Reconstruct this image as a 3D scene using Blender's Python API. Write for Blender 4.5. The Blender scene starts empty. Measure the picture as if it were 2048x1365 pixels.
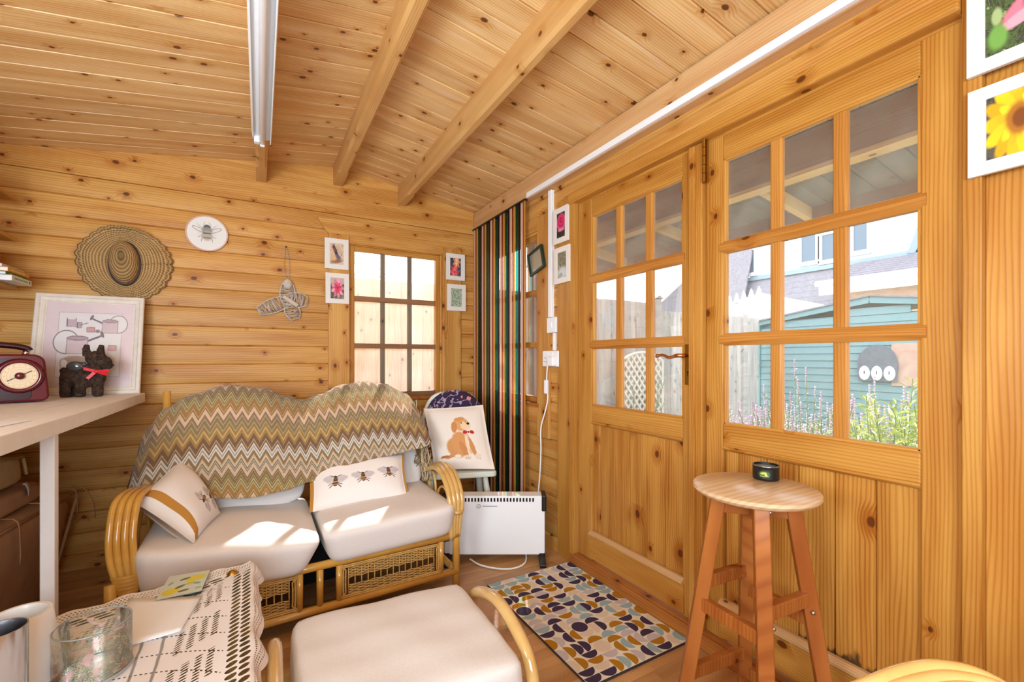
import bpy, math, random
from mathutils import Vector, Matrix, Euler
random.seed(7)
C = bpy.context.scene.collection
PI = math.pi
# ------------------------------------------------------------------ camera
cam_d = bpy.data.cameras.new('camera'); cam = bpy.data.objects.new('camera', cam_d); C.objects.link(cam)
cam.location = (0, 0, 1.09)
cam.rotation_euler = (PI/2, 0, -math.radians(29.65))
cam_d.sensor_fit = 'HORIZONTAL'; cam_d.sensor_width = 36
cam_d.lens = 36*886/2048
cam_d.shift_y = (717-682.5)/2048
cam_d.clip_start = 0.02
bpy.context.scene.camera = cam
# ------------------------------------------------------------------ light
vs = bpy.context.scene.view_settings
vs.view_transform = 'Standard'; vs.look = 'None'; vs.gamma = 1; vs.use_curve_mapping = False
vs.exposure = 0.13
w = bpy.data.worlds.new('sky'); bpy.context.scene.world = w; w.use_nodes = True
wn = w.node_tree.nodes; bgn = wn['Background']
bgn.inputs[0].default_value = (0.93, 0.965, 1.0, 1); bgn.inputs[1].default_value = 3.4
sun_d = bpy.data.lights.new('sun', 'SUN'); sun = bpy.data.objects.new('sun', sun_d); C.objects.link(sun)
sun_d.energy = 15.0; sun_d.angle = math.radians(0.6); sun_d.color = (1, 0.96, 0.88)
to_sun = Vector((0.55, 1.0, 1.12))
sun.rotation_euler = to_sun.to_track_quat('Z', 'Y').to_euler()
def area(name, loc, look, sx, sy, power, col=(1, 1, 1)):
    d = bpy.data.lights.new(name, 'AREA'); d.shape = 'RECTANGLE'; d.size = sx; d.size_y = sy
    d.energy = power; d.color = col
    o = bpy.data.objects.new(name, d); C.objects.link(o); o.location = loc
    o.rotation_euler = (Vector(loc)-Vector(look)).to_track_quat('Z', 'Y').to_euler(); return o
area('window_fill', (-0.35, -1.15, 1.25), (0.5, 2.6, 1.15), 1.3, 1.0, 64, (.74, .90, 1))  # soft fill behind the camera, in place of a window in the rear wall
area('window_fill', (-1.1, 0.3, 1.3), (1.2, 1.8, 1.9), 0.8, 0.7, 54, (.74, .90, 1))  # added fill from the left, no window built there; shades the beams' right sides
# ------------------------------------------------------------------ materials
def newmat(name):
    m = bpy.data.materials.new(name); m.use_nodes = True
    nt = m.node_tree; b = nt.nodes['Principled BSDF']
    return m, nt, b
def lin(c):
    return tuple(((x/255)/12.92 if x/255 <= 0.04045 else ((x/255+0.055)/1.055)**2.4) for x in c)+(1,)
def N(nt, t, **k):
    n = nt.nodes.new(t)
    for a, v in k.items(): setattr(n, a, v)
    return n
def mth(nt, op, a, b=None, c=None, clamp=False):
    n = nt.nodes.new('ShaderNodeMath'); n.operation = op; n.use_clamp = clamp
    for i, x in enumerate((a, b, c)):
        if x is None: continue
        if isinstance(x, (int, float)): n.inputs[i].default_value = x
        else: nt.links.new(x, n.inputs[i])
    return n.outputs[0]
def mix(nt, f, a, b, blend='MIX'):
    n = nt.nodes.new('ShaderNodeMix'); n.data_type = 'RGBA'; n.blend_type = blend
    for i, x in ((0, f), (6, a), (7, b)):
        if isinstance(x, (int, float)): n.inputs[i].default_value = x
        elif isinstance(x, tuple): n.inputs[i].default_value = x
        else: nt.links.new(x, n.inputs[i])
    return n.outputs[2]
def smooth(nt, x, a, b):
    n = nt.nodes.new('ShaderNodeMapRange'); n.interpolation_type = 'SMOOTHSTEP'
    nt.links.new(x, n.inputs[0]); n.inputs[1].default_value = a; n.inputs[2].default_value = b
    n.inputs[3].default_value = 0; n.inputs[4].default_value = 1
    return n.outputs[0]
def comb(nt, x, y, z):
    n = nt.nodes.new('ShaderNodeCombineXYZ')
    for i, v in enumerate((x, y, z)):
        if isinstance(v, (int, float)): n.inputs[i].default_value = v
        else: nt.links.new(v, n.inputs[i])
    return n.outputs[0]
def noise(nt, vec, scale=1, detail=3, rough=.5, dim='3D'):
    n = nt.nodes.new('ShaderNodeTexNoise'); n.noise_dimensions = dim
    n.inputs['Scale'].default_value = scale; n.inputs['Detail'].default_value = detail; n.inputs['Roughness'].default_value = rough
    nt.links.new(vec, n.inputs['Vector']); return n.outputs['Fac']
def bump(nt, b, h, strength=.3, dist=.002):
    n = nt.nodes.new('ShaderNodeBump'); n.inputs['Strength'].default_value = strength; n.inputs['Distance'].default_value = dist
    nt.links.new(h, n.inputs['Height']); nt.links.new(n.outputs[0], b.inputs['Normal'])
def pine(name, light, dark, knot=(86, 42, 16), axis=0, rough=.38, kn=.5, var=.16, kg=5.6, kc=8.0, ring=.011, pale=None):
    m, nt, b = newmat(name)
    tc = N(nt, 'ShaderNodeTexCoord'); oi = N(nt, 'ShaderNodeObjectInfo')
    sp = N(nt, 'ShaderNodeSeparateXYZ'); nt.links.new(tc.outputs['Object'], sp.inputs[0])
    r = oi.outputs['Random']
    g = mth(nt, 'ADD', sp.outputs[axis], mth(nt, 'MULTIPLY', r, 31.7))
    o = [i for i in range(3) if i != axis]
    c = mth(nt, 'ADD', mth(nt, 'ADD', sp.outputs[o[0]], sp.outputs[o[1]]), mth(nt, 'MULTIPLY', r, 17.3))
    vo = N(nt, 'ShaderNodeTexVoronoi', voronoi_dimensions='2D'); vo.inputs['Scale'].default_value = 1
    wob = noise(nt, comb(nt, mth(nt, 'MULTIPLY', g, 9), mth(nt, 'MULTIPLY', c, 30), 0), 1, 1)
    kv = comb(nt, mth(nt, 'ADD', mth(nt, 'MULTIPLY', g, kg), mth(nt, 'MULTIPLY', wob, .06)), mth(nt, 'MULTIPLY', c, kc), 0)
    nt.links.new(kv, vo.inputs['Vector'])
    d = vo.outputs['Distance']
    sc = N(nt, 'ShaderNodeSeparateColor'); nt.links.new(vo.outputs['Color'], sc.inputs[0])
    gate = mth(nt, 'GREATER_THAN', sc.outputs[0], 1-kn)
    size = mth(nt, 'MULTIPLY_ADD', sc.outputs[1], .062, .036)
    rel = mth(nt, 'DIVIDE', d, size)
    inv = mth(nt, 'SUBTRACT', 1, smooth(nt, rel, .72, 1.15)); km = mth(nt, 'MULTIPLY', inv, gate)
    halo = mth(nt, 'MULTIPLY', mth(nt, 'SUBTRACT', 1, smooth(nt, rel, .9, 4.2)), gate)
    big = noise(nt, comb(nt, mth(nt, 'MULTIPLY', g, 1.1), mth(nt, 'MULTIPLY', c, 9), r), 1, 2)
    ph = mth(nt, 'MULTIPLY', c, 6.283/ring)
    ph = mth(nt, 'ADD', ph, mth(nt, 'MULTIPLY', big, 34))
    ph = mth(nt, 'ADD', ph, mth(nt, 'MULTIPLY', halo, 9))
    s = mth(nt, 'MULTIPLY_ADD', mth(nt, 'SINE', ph), .5, .5)
    s = mth(nt, 'POWER', s, 2.2)
    fine = noise(nt, comb(nt, mth(nt, 'MULTIPLY', g, 5), mth(nt, 'MULTIPLY', c, 420), 0), 1, 2)
    broad = smooth(nt, noise(nt, comb(nt, mth(nt, 'MULTIPLY', g, 1.6), mth(nt, 'MULTIPLY', c, 16), mth(nt, 'MULTIPLY', r, 9)), 1, 3), .3, .7)
    f = mth(nt, 'ADD', mth(nt, 'MULTIPLY', s, .36), mth(nt, 'MULTIPLY', fine, .25))
    f = mth(nt, 'ADD', f, mth(nt, 'MULTIPLY', broad, .50))
    f = mth(nt, 'ADD', f, mth(nt, 'MULTIPLY', halo, .42), clamp=True)
    col = mix(nt, f, lin(light), lin(dark))
    if pale:
        pm = smooth(nt, noise(nt, comb(nt, mth(nt, 'MULTIPLY', g, 2.3), mth(nt, 'MULTIPLY', c, 22), 5), 1, 2), .58, .74)
        col = mix(nt, mth(nt, 'MULTIPLY', pm, .55), col, lin(pale))
    br = mth(nt, 'MULTIPLY_ADD', mth(nt, 'FRACT', mth(nt, 'MULTIPLY', r, 57.3)), var, 1-var*.6)
    gr = N(nt, 'ShaderNodeCombineColor')
    for i in range(3): nt.links.new(br, gr.inputs[i])
    col = mix(nt, 1.0, col, gr.outputs[0], 'MULTIPLY')
    col = mix(nt, mth(nt, 'MULTIPLY', km, .92), col, lin(knot))
    nt.links.new(col, b.inputs['Base Color'])
    b.inputs['Roughness'].default_value = rough
    b.inputs['Specular IOR Level'].default_value = .25
    bump(nt, b, mth(nt, 'SUBTRACT', mth(nt, 'MULTIPLY', s, .4), km), .25, .0015)
    return m
def plain(name, col, rough=.5, metal=0, spec=.5, nz=0, nscale=40, bmp=0, col2=None, coat=0, trans=0, alpha=None):
    m, nt, b = newmat(name)
    b.inputs['Base Color'].default_value = lin(col); b.inputs['Roughness'].default_value = rough
    b.inputs['Metallic'].default_value = metal; b.inputs['Specular IOR Level'].default_value = spec
    b.inputs['Coat Weight'].default_value = coat
    if trans: b.inputs['Transmission Weight'].default_value = trans
    if nz or bmp:
        tc = N(nt, 'ShaderNodeTexCoord'); n = noise(nt, tc.outputs['Object'], nscale, 4, .6)
        if nz:
            nt.links.new(mix(nt, smooth(nt, n, .5-nz/2, .5+nz/2), lin(col), lin(col2 or tuple(x*.75 for x in col))), b.inputs['Base Color'])
        if bmp: bump(nt, b, n, bmp, .002)
    return m
def weave(name, col, col2, scale=900, rough=.9, bmp=.35):
    m, nt, b = newmat(name)
    tc = N(nt, 'ShaderNodeTexCoord'); sp = N(nt, 'ShaderNodeSeparateXYZ'); nt.links.new(tc.outputs['Object'], sp.inputs[0])
    a = mth(nt, 'SINE', mth(nt, 'MULTIPLY', mth(nt, 'ADD', sp.outputs[0], mth(nt, 'MULTIPLY', sp.outputs[2], .3)), scale))
    c = mth(nt, 'SINE', mth(nt, 'MULTIPLY', mth(nt, 'ADD', sp.outputs[1], sp.outputs[2]), scale))
    h = mth(nt, 'MULTIPLY_ADD', mth(nt, 'MULTIPLY', a, c), .5, .5)
    n = noise(nt, tc.outputs['Object'], 160, 3, .7)
    f = mth(nt, 'ADD', mth(nt, 'MULTIPLY', h, .3), mth(nt, 'MULTIPLY', n, .8), clamp=True)
    nt.links.new(mix(nt, f, lin(col2), lin(col)), b.inputs['Base Color'])
    b.inputs['Roughness'].default_value = rough; b.inputs['Specular IOR Level'].default_value = .15
    b.inputs['Sheen Weight'].default_value = .15
    bump(nt, b, f, bmp, .0008)
    return m
def paint(name, base, shapes, rough=.6, spec=.3, bmp=0, tex='UV'):
    """flat print: ellipses and boxes laid over each other in UV space"""
    m, nt, b = newmat(name)
    tc = N(nt, 'ShaderNodeTexCoord'); vec = tc.outputs[tex]
    wob = N(nt, 'ShaderNodeTexNoise'); wob.inputs['Scale'].default_value = 28; nt.links.new(vec, wob.inputs['Vector'])
    va = N(nt, 'ShaderNodeVectorMath', operation='MULTIPLY_ADD'); nt.links.new(wob.outputs['Color'], va.inputs[0])
    va.inputs[1].default_value = (.016, .016, 0); nt.links.new(vec, va.inputs[2])
    vs_ = N(nt, 'ShaderNodeVectorMath', operation='SUBTRACT'); nt.links.new(va.outputs[0], vs_.inputs[0]); vs_.inputs[1].default_value = (.008, .008, 0)
    vw = vs_.outputs[0]
    col = lin(base) if isinstance(base, tuple) else base(nt, vec)
    for sh in shapes:
        k, cx, cy, rx, ry = sh[:5]; ang = sh[5]; cc = sh[6]; soft = sh[7] if len(sh) > 7 else .12; al = sh[8] if len(sh) > 8 else 1
        mp = N(nt, 'ShaderNodeMapping', vector_type='TEXTURE'); nt.links.new(vw if soft > .05 else vec, mp.inputs[0])
        mp.inputs['Location'].default_value = (cx, cy, 0); mp.inputs['Rotation'].default_value = (0, 0, math.radians(ang)); mp.inputs['Scale'].default_value = (rx, ry, 1)
        if k == 'e':
            s2 = N(nt, 'ShaderNodeSeparateXYZ'); nt.links.new(mp.outputs[0], s2.inputs[0])
            d = mth(nt, 'SQRT', mth(nt, 'ADD', mth(nt, 'POWER', mth(nt, 'ABSOLUTE', s2.outputs[0]), 2), mth(nt, 'POWER', mth(nt, 'ABSOLUTE', s2.outputs[1]), 2)))
        else:
            s2 = N(nt, 'ShaderNodeSeparateXYZ'); nt.links.new(mp.outputs[0], s2.inputs[0])
            d = mth(nt, 'MAXIMUM', mth(nt, 'ABSOLUTE', s2.outputs[0]), mth(nt, 'ABSOLUTE', s2.outputs[1]))
        f = mth(nt, 'SUBTRACT', 1, smooth(nt, d, 1-soft, 1+soft))
        if al < 1: f = mth(nt, 'MULTIPLY', f, al)
        col = mix(nt, f, col, lin(cc))
    if isinstance(col, tuple): b.inputs['Base Color'].default_value = col
    else: nt.links.new(col, b.inputs['Base Color'])
    b.inputs['Roughness'].default_value = rough; b.inputs['Specular IOR Level'].default_value = spec
    if bmp:
        n = noise(nt, tc.outputs['Object'], 300, 3); bump(nt, b, n, bmp, .001)
    return m
def blotch(colors, scale=9, dist=1.0):
    def f(nt, vec):
        vo = N(nt, 'ShaderNodeTexNoise'); vo.inputs['Scale'].default_value = scale; vo.inputs['Detail'].default_value = 4; vo.inputs['Distortion'].default_value = dist
        nt.links.new(vec, vo.inputs['Vector'])
        cr = N(nt, 'ShaderNodeValToRGB'); nt.links.new(vo.outputs['Fac'], cr.inputs[0])
        e = cr.color_ramp.elements
        n = len(colors)
        for i, c in enumerate(colors):
            p = .3+.4*i/(n-1)
            if i < 2: e[i].position = p; e[i].color = lin(c)
            else: q = e.new(p); q.color = lin(c)
        return cr.outputs[0]
    return f
def glassmat(name, dust_haze=.05, tint=(1, 1, 1, 1), gloss=.55):
    m, nt, b = newmat(name); nt.nodes.remove(b); out = nt.nodes['Material Output']
    tr = N(nt, 'ShaderNodeBsdfTransparent'); tr.inputs[0].default_value = tint
    gl = N(nt, 'ShaderNodeBsdfGlossy'); gl.inputs['Roughness'].default_value = .01
    df = N(nt, 'ShaderNodeBsdfTranslucent'); df.inputs[0].default_value = (.9, .93, 1, 1)
    lw = N(nt, 'ShaderNodeLayerWeight'); lw.inputs[0].default_value = .35
    tc = N(nt, 'ShaderNodeTexCoord'); n = noise(nt, tc.outputs['Object'], 240, 5, .75)
    n2 = noise(nt, tc.outputs['Object'], 6, 3, .6)
    fd = mth(nt, 'ADD', mth(nt, 'MULTIPLY', smooth(nt, n, .60, .74), dust_haze*2.2), mth(nt, 'MULTIPLY', n2, dust_haze))
    m1 = N(nt, 'ShaderNodeMixShader'); nt.links.new(fd, m1.inputs[0]); nt.links.new(tr.outputs[0], m1.inputs[1]); nt.links.new(df.outputs[0], m1.inputs[2])
    m2 = N(nt, 'ShaderNodeMixShader'); nt.links.new(mth(nt, 'MULTIPLY', lw.outputs['Fresnel'], gloss), m2.inputs[0]); nt.links.new(m1.outputs[0], m2.inputs[1]); nt.links.new(gl.outputs[0], m2.inputs[2])
    nt.links.new(m2.outputs[0], out.inputs[0]); return m
M = {}
KD = (92, 44, 16)
for ax, s_ in ((0, 'x'), (1, 'y'), (2, 'z')):
    M['wall_'+s_] = pine('pine_wall_'+s_, (224, 174, 98), (180, 112, 42), KD, ax, .42, .5)
    M['door_'+s_] = pine('pine_door_'+s_, (212, 157, 76), (166, 100, 32), KD, ax, .34, .2, .12, ring=.009)
for ax, s_ in ((1, 'y'), (2, 'z')): M['bar_'+s_] = pine('glazing_bar_'+s_, (206, 146, 72), (166, 100, 36), KD, ax, .34, .05, .12, ring=.009)
M['ceil'] = pine('pine_ceiling', (242, 206, 148), (204, 146, 82), KD, 0, .33, .5, .16, kg=6.5, kc=9, pale=(236, 208, 170))
M['beam'] = pine('pine_beam', (224, 180, 118), (194, 138, 76), KD, 1, .35, .35, .1, ring=.008)
M['eave'] = pine('pine_eave', (222, 184, 134), (196, 142, 90), KD, 1, .5, .5, .1)
M['panel'] = pine('pine_panel', (214, 158, 76), (156, 88, 26), KD, 0, .34, .42, .14, kg=5, kc=7, ring=.010)
M['panelstain'] = pine('pine_panel_damp', (214, 158, 76), (156, 88, 26), KD, 0, .34, .3, .14, kg=5, kc=7, ring=.010)
def damp(m):
    nt = m.node_tree; b = nt.nodes['Principled BSDF']; lk = b.inputs['Base Color'].links[0].from_socket
    tc = N(nt, 'ShaderNodeTexCoord'); sp = N(nt, 'ShaderNodeSeparateXYZ'); nt.links.new(tc.outputs['Object'], sp.inputs[0])
    n = noise(nt, comb(nt, mth(nt, 'MULTIPLY', sp.outputs[0], .4), sp.outputs[1], 0), 26, 3)
    f = smooth(nt, mth(nt, 'ADD', mth(nt, 'MULTIPLY', mth(nt, 'ABSOLUTE', sp.outputs[0]), 1.0), mth(nt, 'MULTIPLY', n, .13)), .315, .335)
    low = mth(nt, 'LESS_THAN', sp.outputs[0], 0)
    nt.links.new(mix(nt, mth(nt, 'MULTIPLY', mth(nt, 'MULTIPLY', f, low), .85), lk, lin((52, 40, 32))), b.inputs['Base Color'])
damp(M['panelstain'])
M['floor'] = pine('laminate', (208, 160, 108), (160, 112, 68), (96, 54, 26), 0, .22, .15, .35, ring=.006)
M['sillwood'] = pine('sill_wood', (196, 128, 62), (150, 84, 36), KD, 1, .4, .4, .1)
M['greywood_x'] = pine('weathered_glazing_bar_x', (170, 122, 84), (116, 80, 54), (50, 34, 24), 0, .6, .4, .1)
M['greywood_z'] = pine('weathered_glazing_bar_z', (152, 132, 112), (112, 98, 82), (60, 48, 36), 2, .6, .4, .1)
M['stool_seat'] = pine('stool_seat_pine', (226, 196, 160), (196, 158, 118), (130, 84, 50), 0, .25, .25, 0, ring=.02)
M['stool_leg'] = pine('stool_leg_wood', (184, 112, 52), (142, 74, 30), (90, 36, 14), 2, .3, .1, .12)
M['glass'] = glassmat('pane_glass', .10)  # dust film, raised further to put the outdoor haze into the panes
M['glass_dusty_hazy'] = glassmat('dusty_hazy_pane_glass', .2)  # stronger dust and painted haze for the top door panes
M['tableglass'] = glassmat('table_glass', .02, (.86, .93, .88, 1), .8)
M['white'] = plain('white_plastic', (246, 248, 252), .5)
M['whitewood'] = plain('white_painted_wood', (244, 243, 245), .55, nz=.9, nscale=14, col2=(236, 231, 228))
M['card'] = plain('white_mount_card', (236, 230, 224), .8)
M['brass'] = plain('brass', (190, 150, 70), .28, 1)
M['gold'] = plain('cupboard_brass', (214, 160, 120), .2, 1)
M['steel'] = plain('brushed_steel', (200, 200, 204), .22, 1)
M['black'] = plain('black_plastic', (22, 21, 23), .4)
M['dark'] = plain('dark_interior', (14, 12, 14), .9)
M['canelight'] = plain('cane_varnished', (226, 188, 120), .22, nz=.8, nscale=9, col2=(202, 154, 82), coat=.5)
M['cane'] = plain('cane_honey', (220, 170, 84), .25, nz=.8, nscale=9, col2=(196, 138, 52), coat=.5)
M['wick'] = plain('wicker', (222, 180, 108), .5, nz=.8, nscale=60, col2=(186, 138, 68))
M['canepale'] = plain('cane_pale', (216, 180, 120), .2, nz=.8, nscale=7, col2=(190, 142, 74), coat=.6)
M['cream'] = weave('cream_fabric', (238, 230, 226), (224, 214, 208), 2100, bmp=.12)
M['oat'] = weave('oatmeal_linen', (228, 220, 216), (204, 194, 188), 1500, bmp=.4)
M['canvas'] = plain('tan_canvas', (196, 154, 116), .95, nz=.8, nscale=7, col2=(170, 128, 94), bmp=.2)
M['canvas2'] = plain('olive_canvas', (206, 180, 132), .95, nz=.8, nscale=7, col2=(180, 152, 108), bmp=.2)
M['label'] = plain('white_label', (214, 200, 204), .8)
# ------------------------------------------------------------------ mesh builder
class MB:
    def __init__(s): s.v = []; s.f = []; s.uv = {}
    def add(s, vs, fs, uvs=None):
        n = len(s.v); s.v += [tuple(p) for p in vs]
        for i, f in enumerate(fs):
            s.f.append(tuple(n+k for k in f))
            if uvs: s.uv[len(s.f)-1] = uvs[i]
        return s
    def box(s, x0, y0, z0, x1, y1, z1):
        v = [(x, y, z) for x in (x0, x1) for y in (y0, y1) for z in (z0, z1)]
        return s.add(v, [(0, 1, 3, 2), (4, 6, 7, 5), (0, 4, 5, 1), (2, 3, 7, 6), (0, 2, 6, 4), (1, 5, 7, 3)])
    def obox(s, c, sx, sy, sz, R=None):
        v = [Vector((x*sx/2, y*sy/2, z*sz/2)) for x in (-1, 1) for y in (-1, 1) for z in (-1, 1)]
        if R: v = [R @ p for p in v]
        v = [p+Vector(c) for p in v]
        return s.add(v, [(0, 1, 3, 2), (4, 6, 7, 5), (0, 4, 5, 1), (2, 3, 7, 6), (0, 2, 6, 4), (1, 5, 7, 3)])
    def bar(s, a, b, wd, ht, up=(0, 0, 1)):
        a = Vector(a); b = Vector(b); d = (b-a).normalized(); u = Vector(up); x = d.cross(u).normalized(); z = x.cross(d)
        v = [p+x*i*wd/2+z*j*ht/2 for p in (a, b) for i in (-1, 1) for j in (-1, 1)]
        return s.add(v, [(0, 1, 3, 2), (4, 6, 7, 5), (0, 4, 5, 1), (2, 3, 7, 6), (0, 2, 6, 4), (1, 5, 7, 3)])
    def tube(s, pts, r, n=8, closed=False, cap=True, flat=1):
        pts = [Vector(p) for p in pts]; L = len(pts); rr = r if isinstance(r, (list, tuple)) else [r]*L
        vs = []; prev = None
        for i, p in enumerate(pts):
            a = pts[i-1] if (i or closed) else p; b = pts[(i+1) % L] if (i < L-1 or closed) else p
            t = (b-a).normalized()
            if prev is None:
                u = t.cross(Vector((0, 0, 1)));
                if u.length < .1: u = t.cross(Vector((0, 1, 0)))
                u.normalize()
            else:
                u = prev-t*prev.dot(t); u.normalize()
            prev = u; w_ = t.cross(u)
            for k in range(n):
                an = 2*PI*k/n; vs.append(p+(u*math.cos(an)+w_*math.sin(an)*flat)*rr[i])
        fs = []
        for i in range(L if closed else L-1):
            for k in range(n):
                a = i*n+k; b = i*n+(k+1) % n; c = ((i+1) % L)*n+(k+1) % n; d = ((i+1) % L)*n+k
                fs.append((a, b, c, d))
        if not closed and cap: fs += [tuple(range(n))[::-1], tuple((L-1)*n+k for k in range(n))]
        return s.add(vs, fs)
    def lathe(s, prof, n=24, c=(0, 0, 0), R=None, sx=1, sy=1):
        vs = []; c = Vector(c)
        for r, z in prof:
            for k in range(n):
                a = 2*PI*k/n; p = Vector((r*math.cos(a)*sx, r*math.sin(a)*sy, z))
                if R: p = R @ p
                vs.append(p+c)
        fs = []
        for i in range(len(prof)-1):
            for k in range(n): fs.append((i*n+k, i*n+(k+1) % n, (i+1)*n+(k+1) % n, (i+1)*n+k))
        return s.add(vs, fs)
    def ell(s, c, r, n=12, R=None):
        pr = [(max(math.sin(PI*i/n), 1e-4 if 0 < i < n else 1e-5), -math.cos(PI*i/n)) for i in range(n+1)]
        vs = []
        for a_, z in pr:
            for k in range(n):
                a = 2*PI*k/n; p = Vector((a_*math.cos(a)*r[0], a_*math.sin(a)*r[1], z*r[2]))
                if R: p = R @ p
                vs.append(p+Vector(c))
        fs = [(i*n+k, i*n+(k+1) % n, (i+1)*n+(k+1) % n, (i+1)*n+k) for i in range(n) for k in range(n)]
        return s.add(vs, fs)
    def grid(s, fn, nu, nv, closed=False):
        vs = [fn(i/nu, j/nv) for j in range(nv+1) for i in range(nu+1)]
        fs = []; uv = []
        for j in range(nv):
            for i in range(nu):
                a = j*(nu+1)+i; fs.append((a, a+1, a+nu+2, a+nu+1))
                uv.append([(i/nu, j/nv), ((i+1)/nu, j/nv), ((i+1)/nu, (j+1)/nv), (i/nu, (j+1)/nv)])
        return s.add(vs, fs, uv)
    def prism(s, poly, axis, a0, a1):
        def P(p, a):
            q = list(p); q.insert(axis, a); return tuple(q)
        n = len(poly); vs = [P(p, a0) for p in poly]+[P(p, a1) for p in poly]
        fs = [(i, (i+1) % n, n+(i+1) % n, n+i) for i in range(n)]+[tuple(range(n))[::-1], tuple(range(n, 2*n))]
        return s.add(vs, fs)
    def quad(s, a, b, c, d, uv=None):
        return s.add([a, b, c, d], [(0, 1, 2, 3)], [uv or [(0, 0), (1, 0), (1, 1), (0, 1)]])
    def xf(s, Mx):
        s.v = [tuple(Mx @ Vector(p)) for p in s.v]; return s
    def mesh(s, name, center=True, smooth=False):
        c = Vector((0, 0, 0))
        if center and s.v:
            lo = [min(p[i] for p in s.v) for i in range(3)]; hi = [max(p[i] for p in s.v) for i in range(3)]
            c = Vector([(a+b)/2 for a, b in zip(lo, hi)])
        me = bpy.data.meshes.new(name)
        me.from_pydata([tuple(Vector(p)-c) for p in s.v], [], s.f); me.update()
        if s.uv:
            l = me.uv_layers.new(name='UVMap')
            for fi, uvs in s.uv.items():
                pl = me.polygons[fi]
                for k, li in enumerate(pl.loop_indices): l.data[li].uv = uvs[k]
        import bmesh
        bm = bmesh.new(); bm.from_mesh(me); bmesh.ops.recalc_face_normals(bm, faces=bm.faces); bm.to_mesh(me); bm.free()
        if smooth:
            for p in me.polygons: p.use_smooth = True
        return me, c
    def build(s, name, mat, parent=None, smooth=False, bevel=0, solid=0, sub=0, center=True, auto=False, label=None, kind=None):
        me, c = s.mesh(name, center, smooth or auto)
        if isinstance(mat, str): mat = M[mat]
        me.materials.append(mat)
        o = bpy.data.objects.new(name, me); C.objects.link(o); o.location = c
        if parent:
            o.parent = parent; o.matrix_parent_inverse = pm(parent).inverted()
        if solid:
            q = o.modifiers.new('solid', 'SOLIDIFY'); q.thickness = solid; q.offset = 0
        if bevel:
            q = o.modifiers.new('bevel', 'BEVEL'); q.width = bevel; q.segments = 2; q.limit_method = 'ANGLE'; q.angle_limit = .6
        if sub:
            q = o.modifiers.new('sub', 'SUBSURF'); q.levels = sub; q.render_levels = sub
        if auto and not smooth:
            q = me.set_sharp_from_angle(angle=.6)
        if label: o['label'] = label
        if kind: o['kind'] = kind
        return o
PM = {}
def pm(o):
    m = Matrix.Translation(o.location) @ o.rotation_euler.to_matrix().to_4x4()
    if o.parent and not isinstance(o, type(None)): 
        m = pm(o.parent) @ o.matrix_parent_inverse @ m
    return m
def tag(o, label, cat, group=None):
    o['label'] = label; o['category'] = cat
    if group: o['group'] = group
    return o
def thing(name, label, cat, loc=(0, 0, 0), group=None, rz=0):
    o = bpy.data.objects.new(name, None); C.objects.link(o); o.location = loc; o.rotation_euler = (0, 0, rz); o.empty_display_size = .05
    return tag(o, label, cat, group)
def struct_root(name, loc=(0, 0, 0)):
    o = bpy.data.objects.new(name, None); C.objects.link(o); o.location = loc; o['kind'] = 'structure'; o.empty_display_size = .05; return o
def RX(a): return Matrix.Rotation(a, 3, 'X')
def RY(a): return Matrix.Rotation(a, 3, 'Y')
def RZ(a): return Matrix.Rotation(a, 3, 'Z')
def frame3(x, y, z): return Matrix((x, y, z)).transposed()
def smoothpath(pts, n=6, closed=False):
    P = [Vector(p) for p in pts]; L = len(P); out = []
    rng = range(L) if closed else range(L-1)
    for i in rng:
        p0 = P[i-1] if (i > 0 or closed) else P[0]*2-P[1]; p1 = P[i]; p2 = P[(i+1) % L]
        p3 = P[(i+2) % L] if (i+2 < L or closed) else P[-1]*2-P[-2]
        for k in range(n):
            t = k/n
            out.append(.5*((2*p1)+(p2-p0)*t+(2*p0-5*p1+4*p2-p3)*t*t+(-p0+3*p1-3*p2+p3)*t**3))
    if not closed: out.append(P[-1])
    return out
# ------------------------------------------------------------------ planks
_pl = {}
def plank(name, mat, L, W, pos, xdir, ndir, parent, bulge=.004, rec=.006, th=.02, edge=.005):
    key = (round(L, 3), round(W, 3), bulge, rec, th, edge, mat)
    if key not in _pl:
        h = W/2
        pr = [(-h, rec), (-h+edge, 0), (-h*.5, -bulge*.8), (0, -bulge), (h*.5, -bulge*.8), (h-edge, 0), (h, rec), (h, th), (-h, th)]
        if bulge == 0: pr = [(-h, rec), (-h+edge, 0), (h-edge, 0), (h, rec), (h, th), (-h, th)]
        mb = MB().prism(pr, 0, -L/2, L/2)
        me, c = mb.mesh(name, center=False); me.materials.append(M[mat]); _pl[key] = me
    o = bpy.data.objects.new(name, _pl[key]); C.objects.link(o)
    x = Vector(xdir).normalized(); z = -Vector(ndir).normalized(); y = z.cross(x)
    o.location = pos; o.rotation_euler = frame3(x, y, z).to_euler()
    if parent: o.parent = parent; o.matrix_parent_inverse = pm(parent).inverted()
    return o
XB = 1.47; YA = 3.11; XL = -1.2; YR = -1.3; RX0 = 0.45
def zroof(x): return 2.352-(.152*(x-RX0) if x > RX0 else .140*(RX0-x))
def subtract(a0, a1, holes):
    out = [(a0, a1)]
    for h0, h1 in holes:
        n = []
        for s, e in out:
            if h1 <= s or h0 >= e: n.append((s, e)); continue
            if h0 > s: n.append((s, h0))
            if h1 < e: n.append((h1, e))
        out = n
    return out
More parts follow.
